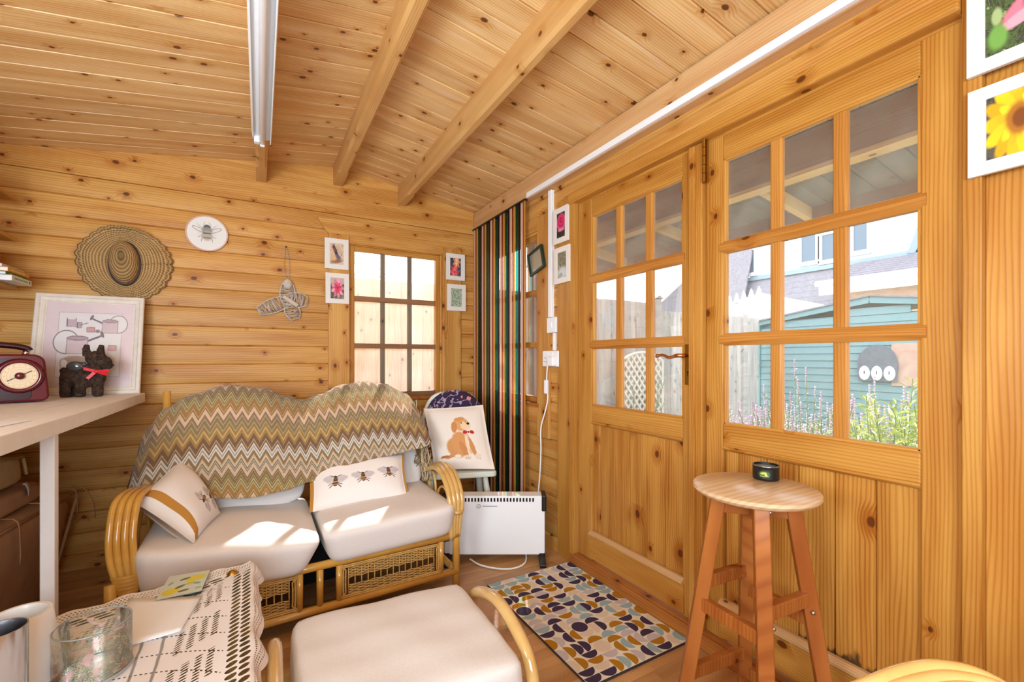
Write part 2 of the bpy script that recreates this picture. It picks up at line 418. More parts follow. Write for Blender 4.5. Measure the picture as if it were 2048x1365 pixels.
# wall back (with the small nine pane window)
ZJ = [.398+.1095*k for k in range(-4, 20)]; ZJ[0] = 0
wb = struct_root('wall_back', (.1, YA, 1.1))
for i in range(len(ZJ)-1):
    z0, z1 = ZJ[i], ZJ[i+1]
    segs = subtract(XL, XB, [(.51, 1.17)] if (z1 > .83 and z0 < 1.82) else [])
    if z1 > 1.85 and z0 < 1.83: segs = subtract(XL, XB, [(.51, 1.17)])
    for a, b in segs:
        if z1 < 2.15: plank('plank', 'wall_x', b-a, z1-z0, ((a+b)/2, YA, (z0+z1)/2), (1, 0, 0), (0, -1, 0), wb, .003, .007, edge=.004)
        elif z0 < 2.5:   # gable boards cut to the roof slope
            mb = MB()
            xs = sorted([XL+(XB-XL)*k/24 for k in range(25)]+[RX0])
            top = [min(z1, zroof(x)+.015) for x in xs]
            pts = [(x, t) for x, t in zip(xs, top) if t > z0+.002]
            if len(pts) > 1:
                poly = [(pts[0][0], z0)]+[(x, t) for x, t in pts]+[(pts[-1][0], z0)]
                mb.prism(poly, 1, YA-.004, YA+.02).build('plank', 'wall_x', wb)
MB().box(XL, YA+.02, 0, .51, YA+.045, 2.3).box(1.17, YA+.02, 0, XB+.04, YA+.045, 2.3).box(.51, YA+.02, 0, 1.17, YA+.045, .82).box(.51, YA+.02, 1.86, 1.17, YA+.045, 2.42).build('backing', 'wall_x', wb)
MB().box(1.425, YA-.03, 0, 1.475, YA+.0, 2.19).build('trim_1', 'wall_z', None, kind='structure')
# wall right
wr = struct_root('wall_right', (XB, 1.0, 1.1))
D0, D1 = .352, 2.02
for i in range(len(ZJ)-1):
    z0, z1 = ZJ[i], min(ZJ[i+1], 2.17)
    if z1-z0 < .02: continue
    holes = []
    if z1 < 1.94 or z0 < 1.9: holes.append((D0-.02, 1.88))
    if z1 > .83 and z0 < 1.83: holes.append((2.245, 2.905))
    low = -1.3
    for a, b in subtract(low, YA, holes):
        if b <= D0+.01: continue
        plank('plank', 'wall_x', b-a, z1-z0, (XB, (a+b)/2, (z0+z1)/2), (0, 1, 0), (-1, 0, 0), wr, .005, .008)
y = D0
for k in range(13):
    wd = .128; y1 = y-wd
    plank('plank', 'door_x', 1.965, wd, (XB-.004, (y+y1)/2, .9825), (0, 0, 1), (-1, 0, 0), wr, 0, .004, edge=.003); y = y1
MB().box(XB+.02, -1.3, 0, XB+.045, .34, 2.25).box(XB+.02, 1.9, 0, XB+.045, 2.245, 2.25).box(XB+.02, 2.905, 0, XB+.045, YA+.04, 2.25).box(XB+.02, 2.245, 0, XB+.045, 2.905, .82).box(XB+.02, 2.245, 1.84, XB+.045, 2.905, 2.25).box(XB+.02, .34, 1.95, XB+.045, 1.9, 2.25).build('backing', 'wall_y', wr)
# walls out of view
wl = struct_root('wall_left', (XL, 1, 1.1))
wf = struct_root('wall_front', (.1, YR, 1.1))
for i in range(len(ZJ)-1):
    z0, z1 = ZJ[i], min(ZJ[i+1], 2.3)
    if z1-z0 < .02: continue
    if z0 < 2.1: plank('plank', 'wall_x', YA-YR, z1-z0, (XL, (YA+YR)/2, (z0+z1)/2), (0, 1, 0), (1, 0, 0), wl, .006, .008)
    plank('plank', 'wall_x', XB-XL, z1-z0, ((XL+XB)/2, YR, (z0+z1)/2), (1, 0, 0), (0, 1, 0), wf, .006, .008)
MB().box(XL-.04, YR-.04, 0, XL-.02, YA+.04, 2.3).build('backing', 'wall_y', wl)
MB().box(XL-.04, YR-.04, 0, XB+.04, YR-.02, 2.4).build('backing', 'wall_y', wf)
# ceiling
ce = struct_root('ceiling', (RX0, 1, 2.35))
pitch = .1148; y0 = 1.754-pitch*27
for k in range(40):
    yc = y0+pitch*(k+.5)
    if yc < YR-.02 or yc > YA+.05: continue
    for sgn in (1, -1):
        xe = XB+.03 if sgn > 0 else XL-.02
        a = Vector((RX0, yc, zroof(RX0))); b = Vector((xe, yc, zroof(xe))); d = b-a
        n = Vector((0, 1, 0)).cross(d).normalized()
        if n.z > 0: n = -n
        plank('plank', 'ceil', d.length, pitch, (a+b)/2, d, n, ce, 0, .011, edge=.0045)
MB().add([(XL-.05, YR-.05, zroof(XL)+.03), (RX0, YR-.05, zroof(RX0)+.03), (XB+.05, YR-.05, zroof(XB)+.03), (XL-.05, YA+.05, zroof(XL)+.03), (RX0, YA+.05, zroof(RX0)+.03), (XB+.05, YA+.05, zroof(XB)+.03)], [(0, 1, 4, 3), (1, 2, 5, 4)]).build('backing', 'dark', ce, solid=.01)
# beams: chamfered bottom edges with hand-cut stops
def beam(x, w_, zb, nm):
    zt = zroof(x)+.01; c = .012
    mb = MB(); st = []
    yy = YR
    ys = [YR, 2.86, 2.89, 3.02, 3.05, YA+.002]; ch = [c, c, .001, .001, .001, .001]
    rows = []
    for y_, cc in zip(ys, ch):
        rows.append([(x-w_/2, y_, zt), (x-w_/2, y_, zb+cc), (x-w_/2+cc, y_, zb), (x+w_/2-cc, y_, zb), (x+w_/2, y_, zb+cc), (x+w_/2, y_, zt)])
    v = [p for r in rows for p in r]; f = []
    for i in range(len(rows)-1):
        for j in range(6): f.append((i*6+j, i*6+(j+1) % 6, (i+1)*6+(j+1) % 6, (i+1)*6+j))
    f += [tuple(range(6)), tuple(range((len(rows)-1)*6, len(rows)*6))]
    mb.add(v, f); return mb.build(nm, 'beam', None, kind='structure')
beam(.447, .058, 2.228, 'trim_2'); beam(.868, .050, 2.166, 'trim_3'); beam(.008, .056, 2.168, 'trim_4')
MB().box(1.42, YR, 2.062, XB, YA-.03, zroof(XB)+.0).build('trim_5', 'eave', None, bevel=.004, kind='structure')
# floor
fl = struct_root('floor', (0, 1, 0))
random.seed(3)
pw = .096
k = 0; y = YR
while y < YA:
    x = XL-random.random()*.5
    while x < XB:
        L = random.choice((.42, .5, .6)); a = max(x, XL); b = min(x+L, XB+.02)
        if b-a > .02: plank('plank', 'floor', round(b-a, 3), pw, ((a+b)/2, y+pw/2, 0), (1, 0, 0), (0, 0, 1), fl, 0, .0012, .012, .0012)
        x += L
    y += pw
MB().box(XL-.05, YR-.05, -.06, XB+.05, YA+.05, -.014).build('backing', 'dark', fl)
# ------------------------------------------------------------------ windows
def window(nm, P, R, w0, w1, z0, z1, matx='greywood_x', matz='greywood_z'):
    """nine panes; local: u along the wall, n towards the room"""
    t = struct_root(nm, P(((w0+w1)/2), 0, (z0+z1)/2))
    fw = .032
    def B(n, a0, a1, d0, d1, b0, b1, mat, bev=.003):
        p = P(a0, d0, b0); q = P(a1, d1, b1)
        return MB().box(min(p[0], q[0]), min(p[1], q[1]), min(p[2], q[2]), max(p[0], q[0]), max(p[1], q[1]), max(p[2], q[2])).build(n, mat, t, bevel=bev)
    ax = 'x' if R == 'A' else 'y'
    # outer lining seen past the wall face
    B('lining', w0-.012, w0, -.07, .004, z0-.02, z1+.01, 'wall_z'); B('lining', w1, w1+.012, -.07, .004, z0-.02, z1+.01, 'wall_z')
    B('lining', w0-.012, w1+.012, -.07, .004, z1, z1+.014, 'wall_'+ax)
    B('stile', w0, w0+fw, -.045, -.005, z0, z1, 'door_z'); B('stile', w1-fw, w1, -.045, -.005, z0, z1, 'door_z')
    B('rail', w0+fw, w1-fw, -.045, -.005, z1-fw, z1, 'door_'+ax); B('rail', w0+fw, w1-fw, -.045, -.005, z0, z0+fw, matx if R == 'A' else 'door_y')
    g0, g1 = w0+fw, w1-fw; h0, h1 = z0+fw, z1-fw; W = (g1-g0)/3
    for k in (1, 2): B('glazing_bar', g0+W*k-.0145, g0+W*k+.0145, -.04, -.012, h0, h1, matz)
    zs = [h0+(h1-h0)*k/3 for k in range(4)]
    for zz in zs[1:3]: B('glazing_bar', g0, g1, -.042, -.006, zz-.017, zz+.017, matx)
    for i in range(3):
        for j in range(3):
            p = P(g0+W*i, -.03, zs[j]); q = P(g0+W*(i+1), -.027, zs[j+1])
            MB().box(min(p[0], q[0]), min(p[1], q[1]), min(p[2], q[2]), max(p[0], q[0]), max(p[1], q[1]), max(p[2], q[2])).build('pane', 'glass', t)
    B('window_sill', w0-.03, w1+.03, -.03, .022, z0-.028, z0-.004, 'sillwood')
    return t
PA = lambda u, n, z: (u, YA-n, z)
PBf = lambda u, n, z: (XB-n, u, z)
window('window_1', PA, 'A', .522, 1.158, .822, 1.848)
window('window_2', PBf, 'B', 2.25, 2.9, .822, 1.848, 'door_y', 'door_z')
# casings round the windows
MB().box(.387, YA-.022, .55, .519, YA, 1.906).build('trim_6', 'wall_z', None, bevel=.004, kind='structure')
MB().box(1.172, YA-.022, .55, 1.317, YA, 1.906).build('trim_7', 'wall_z', None, bevel=.004, kind='structure')
MB().box(1.186, YA-.028, .55, 1.2, YA-.0215, 1.9).build('trim_18', 'wall_z', None, kind='structure')
MB().prism([(.384, 1.906), (1.42, 1.868), (1.42, 1.915), (1.42, 2.0), (.321, 2.0), (.36, 1.935)], 1, YA-.018, YA).build('trim_8', 'wall_x', None, kind='structure')
MB().prism([(.519, 1.852), (1.172, 1.852), (1.172, 1.906), (.519, 1.906)], 1, YA-.026, YA).build('trim_9', 'wall_x', None, kind='structure')
MB().box(.387, YA-.018, .70, 1.317, YA, .79).build('trim_10', 'wall_x', None, bevel=.004, kind='structure')
MB().box(XB-.02, 2.119, .62, XB, 2.246, 1.94).build('trim_11', 'wall_z', None, bevel=.004, kind='structure')
MB().box(XB-.02, 2.905, .62, XB, 3.03, 1.94).build('trim_12', 'wall_z', None, bevel=.004, kind='structure')
MB().box(XB-.016, 2.246, 1.86, XB, 2.905, 1.94).box(XB-.016, 2.246, .70, XB, 2.905, .80).build('trim_13', 'wall_y', None, bevel=.003, kind='structure')
# skirting
MB().prism([(XB-.022, 0), (XB, 0), (XB, .07), (XB-.012, .06)], 1, 2.02, YA-.03).build('baseboard_right', 'wall_y', None, kind='structure')
MB().prism([(YA-.022, 0), (YA, 0), (YA, .07), (YA-.012, .06)], 0, XL, 1.425).build('baseboard_back', 'wall_x', None, kind='structure')
# ------------------------------------------------------------------ double doors
MB().box(XB-.03, 1.868, .0, XB, 2.02, 1.955).box(XB-.036, 1.868, 0, XB-.03, 1.905, 1.955).build('trim_14', 'door_z', None, bevel=.004, kind='structure')
MB().box(XB-.045, .384, 1.908, XB, 1.905, 1.962).build('trim_15', 'door_y', None, bevel=.006, kind='structure')
MB().box(XB-.03, .350, .0, XB, .384, 1.965).build('trim_16', 'door_z', None, bevel=.003, kind='structure')
MB().box(XB-.038, .384, .0, XB+.03, 1.9, .057).box(XB-.028, .384, .057, XB+.03, 1.9, .062).build('door_threshold', 'sillwood', None, bevel=.006, kind='structure').name = 'trim_17'
def leaf(nm, y0, y1, gy0, gy1, hinge_left):
    """door leaf between y0<y1, glass between gy0<gy1"""
    t = struct_root(nm, (XB, (y0+y1)/2, 1))
    f0, f1 = XB-.006, XB+.03; zt, zb = 1.902, .064
    MB().box(f0+.001, y0, zt-.004, f1, y1, zt+.012).build('rebate', 'door_y', t)
    def B(n, ya, yb, za, zb_, mat, d=0, th=None, bev=.004):
        return MB().box(f0-d, ya, za, f1 if th is None else f0-d+th, yb, zb_).build(n, mat, t, bevel=bev)
    B('stile', y0, gy0, zb, zt, 'door_z'); B('stile', gy1, y1, zb, zt, 'door_z')
    B('rail', gy0, gy1, 1.815, zt, 'door_y'); B('rail', gy0, gy1, .768, .85, 'door_y')
    B('kick_rail', gy0-.008, gy1+.008, .075, .197, 'door_y', .008)
    MB().prism([(f0-.008, .197), (f0-.018, .197), (f0-.018, .204), (f0-.002, .216), (f0+.01, .216), (f0+.01, .197)], 1, gy0-.008, gy1+.008).build('drip_moulding', 'eave', t)
    # panel boards
    n = 5; yy = gy0; wd = (gy1-gy0)/n
    e0 = .45*wd; cuts = [gy1, gy1-e0]+[gy1-e0-(gy1-gy0-e0)*k/n for k in range(1, n+1)]
    for k, (b1, a1) in enumerate(zip(cuts, cuts[1:])):
        plank('plank', 'panelstain' if (not hinge_left and k in (3, 4)) else 'panel', .58, b1-a1, (f0+.014, (a1+b1)/2, .49), (0, 0, 1), (-1, 0, 0), t, 0, .009, edge=.0045, th=.013)
    for (a, b, c, d) in ((gy0-.001, gy1+.001, .756, .768),): 
        MB().prism([(f0+.014, .752), (f0+.002, .756), (f0-.004, .762), (f0-.004, .77), (f0+.014, .77)], 1, gy0, gy1).build('moulding', 'door_y', t)
    # glazing bars
    W = (gy1-gy0)/3; zs = [.85, 1.158, 1.493, 1.815]
    for k in (1, 2): B('glazing_bar', gy0+W*k-.019, gy0+W*k+.019, .85, 1.815, 'bar_z', -.008, .022, .005)
    for z in zs[1:3]: 
        MB().prism([(f0-.006, z-.008), (f0-.006, z+.008), (f0+.004, z+.022), (f0+.024, z+.022), (f0+.024, z-.022), (f0+.004, z-.022)], 1, gy0-.012, gy1+.012).build('glazing_bar', 'bar_y', t)
    # glazing bead frame
    for (a, b, c, d, mt) in ((gy0-.002, gy0+.008, .85, 1.815, 'door_z'), (gy1-.008, gy1+.002, .85, 1.815, 'door_z'), (gy0, gy1, .846, .858, 'door_y'), (gy0, gy1, 1.808, 1.819, 'door_y')):
        B('glazing_bead', a, b, c, d, mt, -.004, .02, .002)
    for i in range(3):
        for j in range(3):
            MB().box(f0+.018, gy0+W*i, zs[j], f0+.021, gy0+W*(i+1), zs[j+1]).build('pane', 'glass_dusty_hazy' if j == 2 else 'glass', t)
    return t
d1 = leaf('door_1', 1.149, 1.865, 1.198, 1.755, True)
d2 = leaf('door_2', .388, 1.092, .466, 1.021, False)
MB().box(XB-.026, 1.094, .062, XB+.03, 1.151, 1.904).build('trim_19', 'door_z', None, bevel=.004, kind='structure')
MB().box(XB-.034, 1.122, .062, XB-.024, 1.148, 1.9).build('trim_20', 'door_z', None, bevel=.003, kind='structure')
# brass hinges on the right leaf
for z0 in (1.745, .12):
    hg = MB()
    hg.box(XB-.029, 1.07, z0, XB-.026, 1.088, z0+.16)
    for k in range(5): hg.tube([(XB-.036, 1.0785, z0+.032*k+.001), (XB-.036, 1.0785, z0+.032*k+.031)], .0065, 10)
    hg.build('hinge', 'brass', d2, auto=True)
# lever handle and lock plate
lp = MB(); lp.box(XB-.0125, 1.154, .985, XB-.006, 1.184, 1.145); 
lp = lp.build('lock_plate', 'brass', d1, bevel=.003)
MB().tube(smoothpath([(XB-.012, 1.168, 1.1), (XB-.045, 1.168, 1.1), (XB-.056, 1.185, 1.1), (XB-.055, 1.22, 1.093), (XB-.053, 1.255, 1.103), (XB-.052, 1.28, 1.101)], 5), [.009]*6+[.0085]*6+[.007]*6+[.006]*6+[.0055]*2, 10).ell((XB-.052, 1.285, 1.100), (.007, .010, .009), 8).build('handle', 'gold', lp, smooth=True)
MB().tube([(XB-.0135, 1.168, 1.035), (XB-.012, 1.168, 1.035)], .004, 8).box(XB-.0135, 1.1665, 1.02, XB-.012, 1.1695, 1.034).build('keyhole', 'black', lp)
# floor bolt at the foot of the right leaf
MB().box(XB-.05, 1.10, .058, XB-.03, 1.125, .068).build('door_bolt', 'brass', d2, bevel=.002)
# ------------------------------------------------------------------ soft shapes
def pillow(name, mat, A, B, Cc, D, T, parent=None, n=18, pinch=.05, back=True, sag=0, seed=0):
    """cushion from four corners (bottom left, bottom right, top right, top left) seen from the front"""
    A, B, Cc, D = map(Vector, (A, B, Cc, D)); nn = ((B-A).cross(D-A)).normalized()
    rnd = random.Random(seed); ph = [rnd.random()*6 for _ in range(6)]
    def P(s, side):
        def f(u, v):
            x = u*2-1; y = v*2-1
            px = x*(1-pinch*(1-y*y)**1.0*1) ; py = y*(1-pinch*(1-x*x)*1)
            uu = px*.5+.5; vv = py*.5+.5
            p = (A*(1-uu)+B*uu)*(1-vv)+(D*(1-uu)+Cc*uu)*vv
            h = ((1-abs(x)**2.6)*(1-abs(y)**2.6))**.55
            wr = .05*math.sin(5*u+ph[0]+3*v)*math.sin(6*v+ph[1])+.03*math.sin(11*u+ph[2]-5*v)
            return p+nn*side*(T/2)*(h*(1+wr)+.0)
        return f
    mb = MB(); mb.grid(P(0, 1), n, n)
    k = len(mb.v); mb2 = MB().grid(P(0, -1), n, n)
    fs = [tuple(reversed(f)) for f in mb2.f]; mb.add(mb2.v, fs, [list(reversed(mb2.uv[i])) for i in range(len(fs))])
    o = mb.build(name, mat, parent, smooth=True)
    import bmesh
    bm = bmesh.new(); bm.from_mesh(o.data); bmesh.ops.remove_doubles(bm, verts=bm.verts, dist=.0004); bm.to_mesh(o.data); bm.free()
    for p in o.data.polygons: p.use_smooth = True
    return o, (A, B, Cc, D, nn)
def blockcushion(name, mat, c8, parent=None, n=14, pw=12, puff=.008, pz=6, seed=1):
    """c8[(ix,iy,iz)] corners; box cushion with rounded edges"""
    rnd = random.Random(seed); ph = [rnd.random()*6 for _ in range(4)]
    vs = []; fs = []
    def pos(x, y, z):
        k = (abs(x)**pw+abs(y)**pw)**(-1/pw) if max(abs(x), abs(y)) > 0 else 1
        k = min(k, 1.0) if max(abs(x), abs(y)) > .999 else 1
        # superellipsoid rounding
        s = (abs(x)**pw+abs(y)**pw+abs(z)**pz)**(-1/pw)
        s = min(1, s); X, Y, Z = x*s, y*s, z*s
        u, v, w_ = X*.5+.5, Y*.5+.5, Z*.5+.5
        p = Vector((0, 0, 0))
        for i in (0, 1):
            for j in (0, 1):
                for l in (0, 1): p += Vector(c8[(i, j, l)])*((u if i else 1-u)*(v if j else 1-v)*(w_ if l else 1-w_))
        pf = puff*(1-x*x)*(1-y*y)
        p.z += pf*z+.0018*math.sin(7*x+ph[0]+4*y)*(1 if z > 0 else 0)+.001*math.sin(13*y+ph[1])
        p.y += -(.5*puff)*(1-x*x)*(1-z*z)*(-y)*-1 if False else 0
        return p
    mb = MB()
    for ax in range(3):
        for sg in (-1, 1):
            def f(a, b, ax=ax, sg=sg):
                q = [0, 0, 0]; q[ax] = sg; o = [i for i in range(3) if i != ax]; q[o[0]] = a*2-1; q[o[1]] = b*2-1
                return pos(*q)
            mb.grid(f, n, n)
    o = mb.build(name, mat, parent, smooth=True)
    import bmesh
    bm = bmesh.new(); bm.from_mesh(o.data); bmesh.ops.remove_doubles(bm, verts=bm.verts, dist=.0008); bmesh.ops.recalc_face_normals(bm, faces=bm.faces); bm.to_mesh(o.data); bm.free()
    for p in o.data.polygons: p.use_smooth = True
    return o
def box8(x0, x1, y0, y1, z0, z1):
    return {(i, j, k): ((x0, x1)[i], (y0, y1)[j], (z0, z1)[k]) for i in (0, 1) for j in (0, 1) for k in (0, 1)}
# ------------------------------------------------------------------ sofa
sofa = thing('rattan_sofa', 'two seat rattan sofa with bundled cane arms and woven panels in its base', 'sofa', (.2, 2.3, 0))
def cane(name, pts, r, mat='cane', parent=sofa, n=10, sm=6): return MB().tube(smoothpath(pts, sm) if len(pts) > 2 else pts, r, n).build(name, mat, parent, smooth=True)
ry = lambda x: 1.945+.03*(x-.2)
cane('front_rail', [(-.43, ry(-.43), .246), (.82, ry(.82), .25)], .017)
cane('front_rail', [(-.43, ry(-.43), .072), (.82, ry(.82), .078)], .017)
for x in (-.415, -.33, .137, .212, .286, .735): cane('post', [(x, ry(x)+.002, .085 if x > -.4 else .0), (x, ry(x), .235)], .0135)
cane('front_leg', [(.812, 1.965, 0), (.812, 1.965, .40)], .017)
cane('front_leg', [(-.43, 1.93, 0), (-.43, 1.93, .34)], .017)
cane('rear_leg', [(.80, 2.70, 0), (.80, 2.70, .80)], .016); cane('rear_leg', [(-.40, 2.70, 0), (-.392, 2.70, .93)], .016)
cane('side_rail', [(.812, 1.965, .075), (.80, 2.7, .075)], .015); cane('side_rail', [(-.43, 1.93, .075), (-.40, 2.7, .075)], .015)
cane('side_rail', [(.812, 1.965, .245), (.80, 2.7, .245)], .015); cane('side_rail', [(-.43, 1.93, .245), (-.40, 2.7, .245)], .015)
cane('rear_rail', [(-.40, 2.7, .245), (.80, 2.7, .245)], .015); cane('rear_rail', [(-.40, 2.7, .075), (.80, 2.7, .075)], .015)
cane('back_hoop', [(-.395, 2.7, 0.550), (-.38, 2.7, 0.770), (-.27, 2.7, 0.870), (-.14, 2.7, 0.895), (.05, 2.7, 0.860), (.2, 2.7, 0.800), (.33, 2.7, 0.860), (.5, 2.7, 0.895), (.68, 2.7, 0.850), (.78, 2.7, 0.770), (.8, 2.7, 0.550)], .014)
MB().box(-.42, 1.99, .215, .79, 2.69, .235).build('seat_board', 'dark', sofa)  # near-black support, blocks light so the sofa base stays dark
MB().box(-.42, 2.3, .02, .79, 2.32, .21).build('base_shade_panel', 'dark', sofa)  # added near-black sheet standing in for shade behind the woven panels
# node rings on posts and wrapped bindings
for x0, x1 in ((-.31, .12), (.302, .72)):
    mb = MB(); yb = lambda x: ry(x)-.002
    zb, zt = .096, .228
    for o in (0, .009):
        a, b, c_, d = x0+o, x1-o, zb+o*.8, zt-o*.8
        mb.tube(smoothpath([(a+.012, yb(a)-.004, c_), (b-.012, yb(b)-.004, c_), (b, yb(b)-.004, c_+.012), (b, yb(b)-.004, d-.012), (b-.012, yb(b)-.004, d), (a+.012, yb(a)-.004, d), (a, yb(a)-.004, d-.012), (a, yb(a)-.004, c_+.012)], 3, True), .0035, 6, closed=True)
    wp_ = mb.build('woven_panel', 'wick', sofa, smooth=True)
    mb = MB(); ns = int((x1-x0-.03)/.0265)
    xs = [x0+.02+(x1-x0-.04)*i/ns for i in range(ns+1)]
    for x in xs: mb.tube([(x, yb(x)+.002, zb+.006), (x, yb(x)+.002, zt-.006)], .0026, 6)
    mb.build('stake', 'wick', wp_, smooth=True, kind='stuff')
    mb = MB()
    rows = [zb+.010+.0056*k for k in range(7)]+[zt-.010-.0056*k for k in range(9)]
    for r_, z in enumerate(rows):
        pts = []
        for i in range(len(xs)*2-1):
            x = xs[0]+(xs[-1]-xs[0])*i/(len(xs)*2-2)
            pts.append((x, yb(x)+.002+.0042*math.cos(PI*(i/2+r_)), z+.0008*math.sin(i)))
        mb.tube(pts, .0024, 5)
    mb.build('weaving', 'wick', wp_, smooth=True, kind='stuff')
# right arm: four canes side by side
arm = [(2.68, .70), (2.57, .585), (2.44, .518), (2.30, .507), (2.16, .545), (2.05, .535), (1.975, .486), (1.94, .42), (1.945, .34), (1.955, .25)]
for k in range(4):
    x = .772+.021*k; dz = -.006*abs(k-2)
    w0 = [1, 1, 1, 1, 1, 1, 1, 1, .8, .6]
    pts = [(.80+(x-.80)*w0[i]+(.0 if i else 0), y+.003*k, z+dz) for i, (y, z) in enumerate(arm)]
    cane('arm_cane', pts, .0125, 'canelight')
cane('arm_rail', [(.80, 2.66, .30), (.80, 2.3, .33), (.80, 1.99, .30)], .012, 'canelight')
for k, (yc, zc, ryy, rz) in enumerate(((2.375, .405, .052, .085), (2.262, .40, .05, .085))):
    pts = [(.80, yc+ryy*math.cos(a), zc+rz*math.sin(a)) for a in [2*PI*i/24 for i in range(24)]]
    MB().tube(pts, .0065, 8, closed=True).build('arm_loop', 'canelight', sofa, smooth=True)
cane('arm_loop', [(.80, 2.21, .34), (.80, 2.16, .42), (.80, 2.09, .445), (.80, 2.04, .41), (.80, 2.05, .35)], .0065, 'canelight')
MB().tube([(.812, 1.955, .375), (.812, 1.957, .362)], .034, 14).build('binding', 'canelight', sofa, smooth=True)
# left arm
for k in range(4):
    o = .0205*k
    pts = [(-.405+.3*o, 2.68, .64), (-.410+.4*o, 2.45, .578), (-.405+.6*o, 2.27, .572), (-.415+.9*o, 2.10, .604), (-.431+o, 1.99, .592), (-.436+o, 1.945, .50), (-.432+o, 1.935, .42), (-.420+o*.85, 1.935, .36), (-.405+o*.6, 1.94, .295)]
    cane('arm_cane', pts, .0108, 'cane')
mb = MB()
for k in range(6): mb.lathe([(.041-.0032*k, 0), (.043-.0032*k, .006), (.041-.0032*k, .012)], 16, (-.391+.001*k, 1.937, .352-.013*k), sy=.5)
mb.build('binding', 'cane', sofa, smooth=True)
cane('arm_loop', [(-.40, 2.12, .30), (-.40, 2.15, .42), (-.40, 2.24, .50), (-.40, 2.33, .42), (-.40, 2.36, .30)], .0065, 'cane')
cane('arm_loop', [(-.40, 2.34, .30), (-.40, 2.37, .42), (-.40, 2.46, .50), (-.40, 2.55, .42), (-.40, 2.58, .30)], .0065, 'cane')
G1 = 'sofa seat cushions'; G2 = 'sofa back cushions'
c8 = box8(-.40, .205, 1.87, 2.47, .25, .40)
c8[(0, 0, 0)] = (-.36, 1.92, .262); c8[(0, 0, 1)] = (-.375, 1.875, .445); c8[(1, 0, 1)] = (.225, 1.865, .372); c8[(1, 0, 0)] = (.15, 1.895, .238); c8[(0, 1, 1)] = (-.38, 2.47, .44); c8[(1, 1, 1)] = (.205, 2.47, .405)
o = blockcushion('seat_cushion', 'cream', c8, seed=2); tag(o, 'cream sofa seat cushion on the left, nearest the white desk', 'cushion', G1)
c8 = box8(.215, .775, 1.88, 2.47, .25, .40)
c8[(0, 0, 0)] = (.25, 1.91, .25); c8[(0, 0, 1)] = (.218, 1.875, .395); c8[(1, 0, 1)] = (.80, 1.89, .415); c8[(1, 0, 0)] = (.79, 1.93, .265)
c8[(0, 1, 1)] = (.215, 2.47, .415); c8[(1, 1, 1)] = (.775, 2.47, .43)
o = blockcushion('seat_cushion', 'cream', c8, seed=5); tag(o, 'cream sofa seat cushion on the right, nearest the white heater', 'cushion', G1)
for (x0, x1, sd, lb) in ((-.375, .20, 3, 'cream sofa back cushion on the left, mostly under the zigzag blanket'), (.21, .79, 4, 'cream sofa back cushion on the right, behind the three bees cushion')):
    xm0, xm1 = (x0+.07, x1-.03) if sd == 3 else (x0+.03, x1-.05)
    c8 = {(0, 0, 0): (x0, 2.315, .40), (1, 0, 0): (x1, 2.315, .40), (0, 1, 0): (x0, 2.45, .42), (1, 1, 0): (x1, 2.45, .42),
          (0, 0, 1): (xm0, 2.56, .85), (1, 0, 1): (xm1, 2.56, .85), (0, 1, 1): (xm0, 2.66, .86), (1, 1, 1): (xm1, 2.66, .86)}
    o = blockcushion('back_cushion', 'cream', c8, pw=7, puff=.012, seed=sd); tag(o, lb, 'cushion', G2)
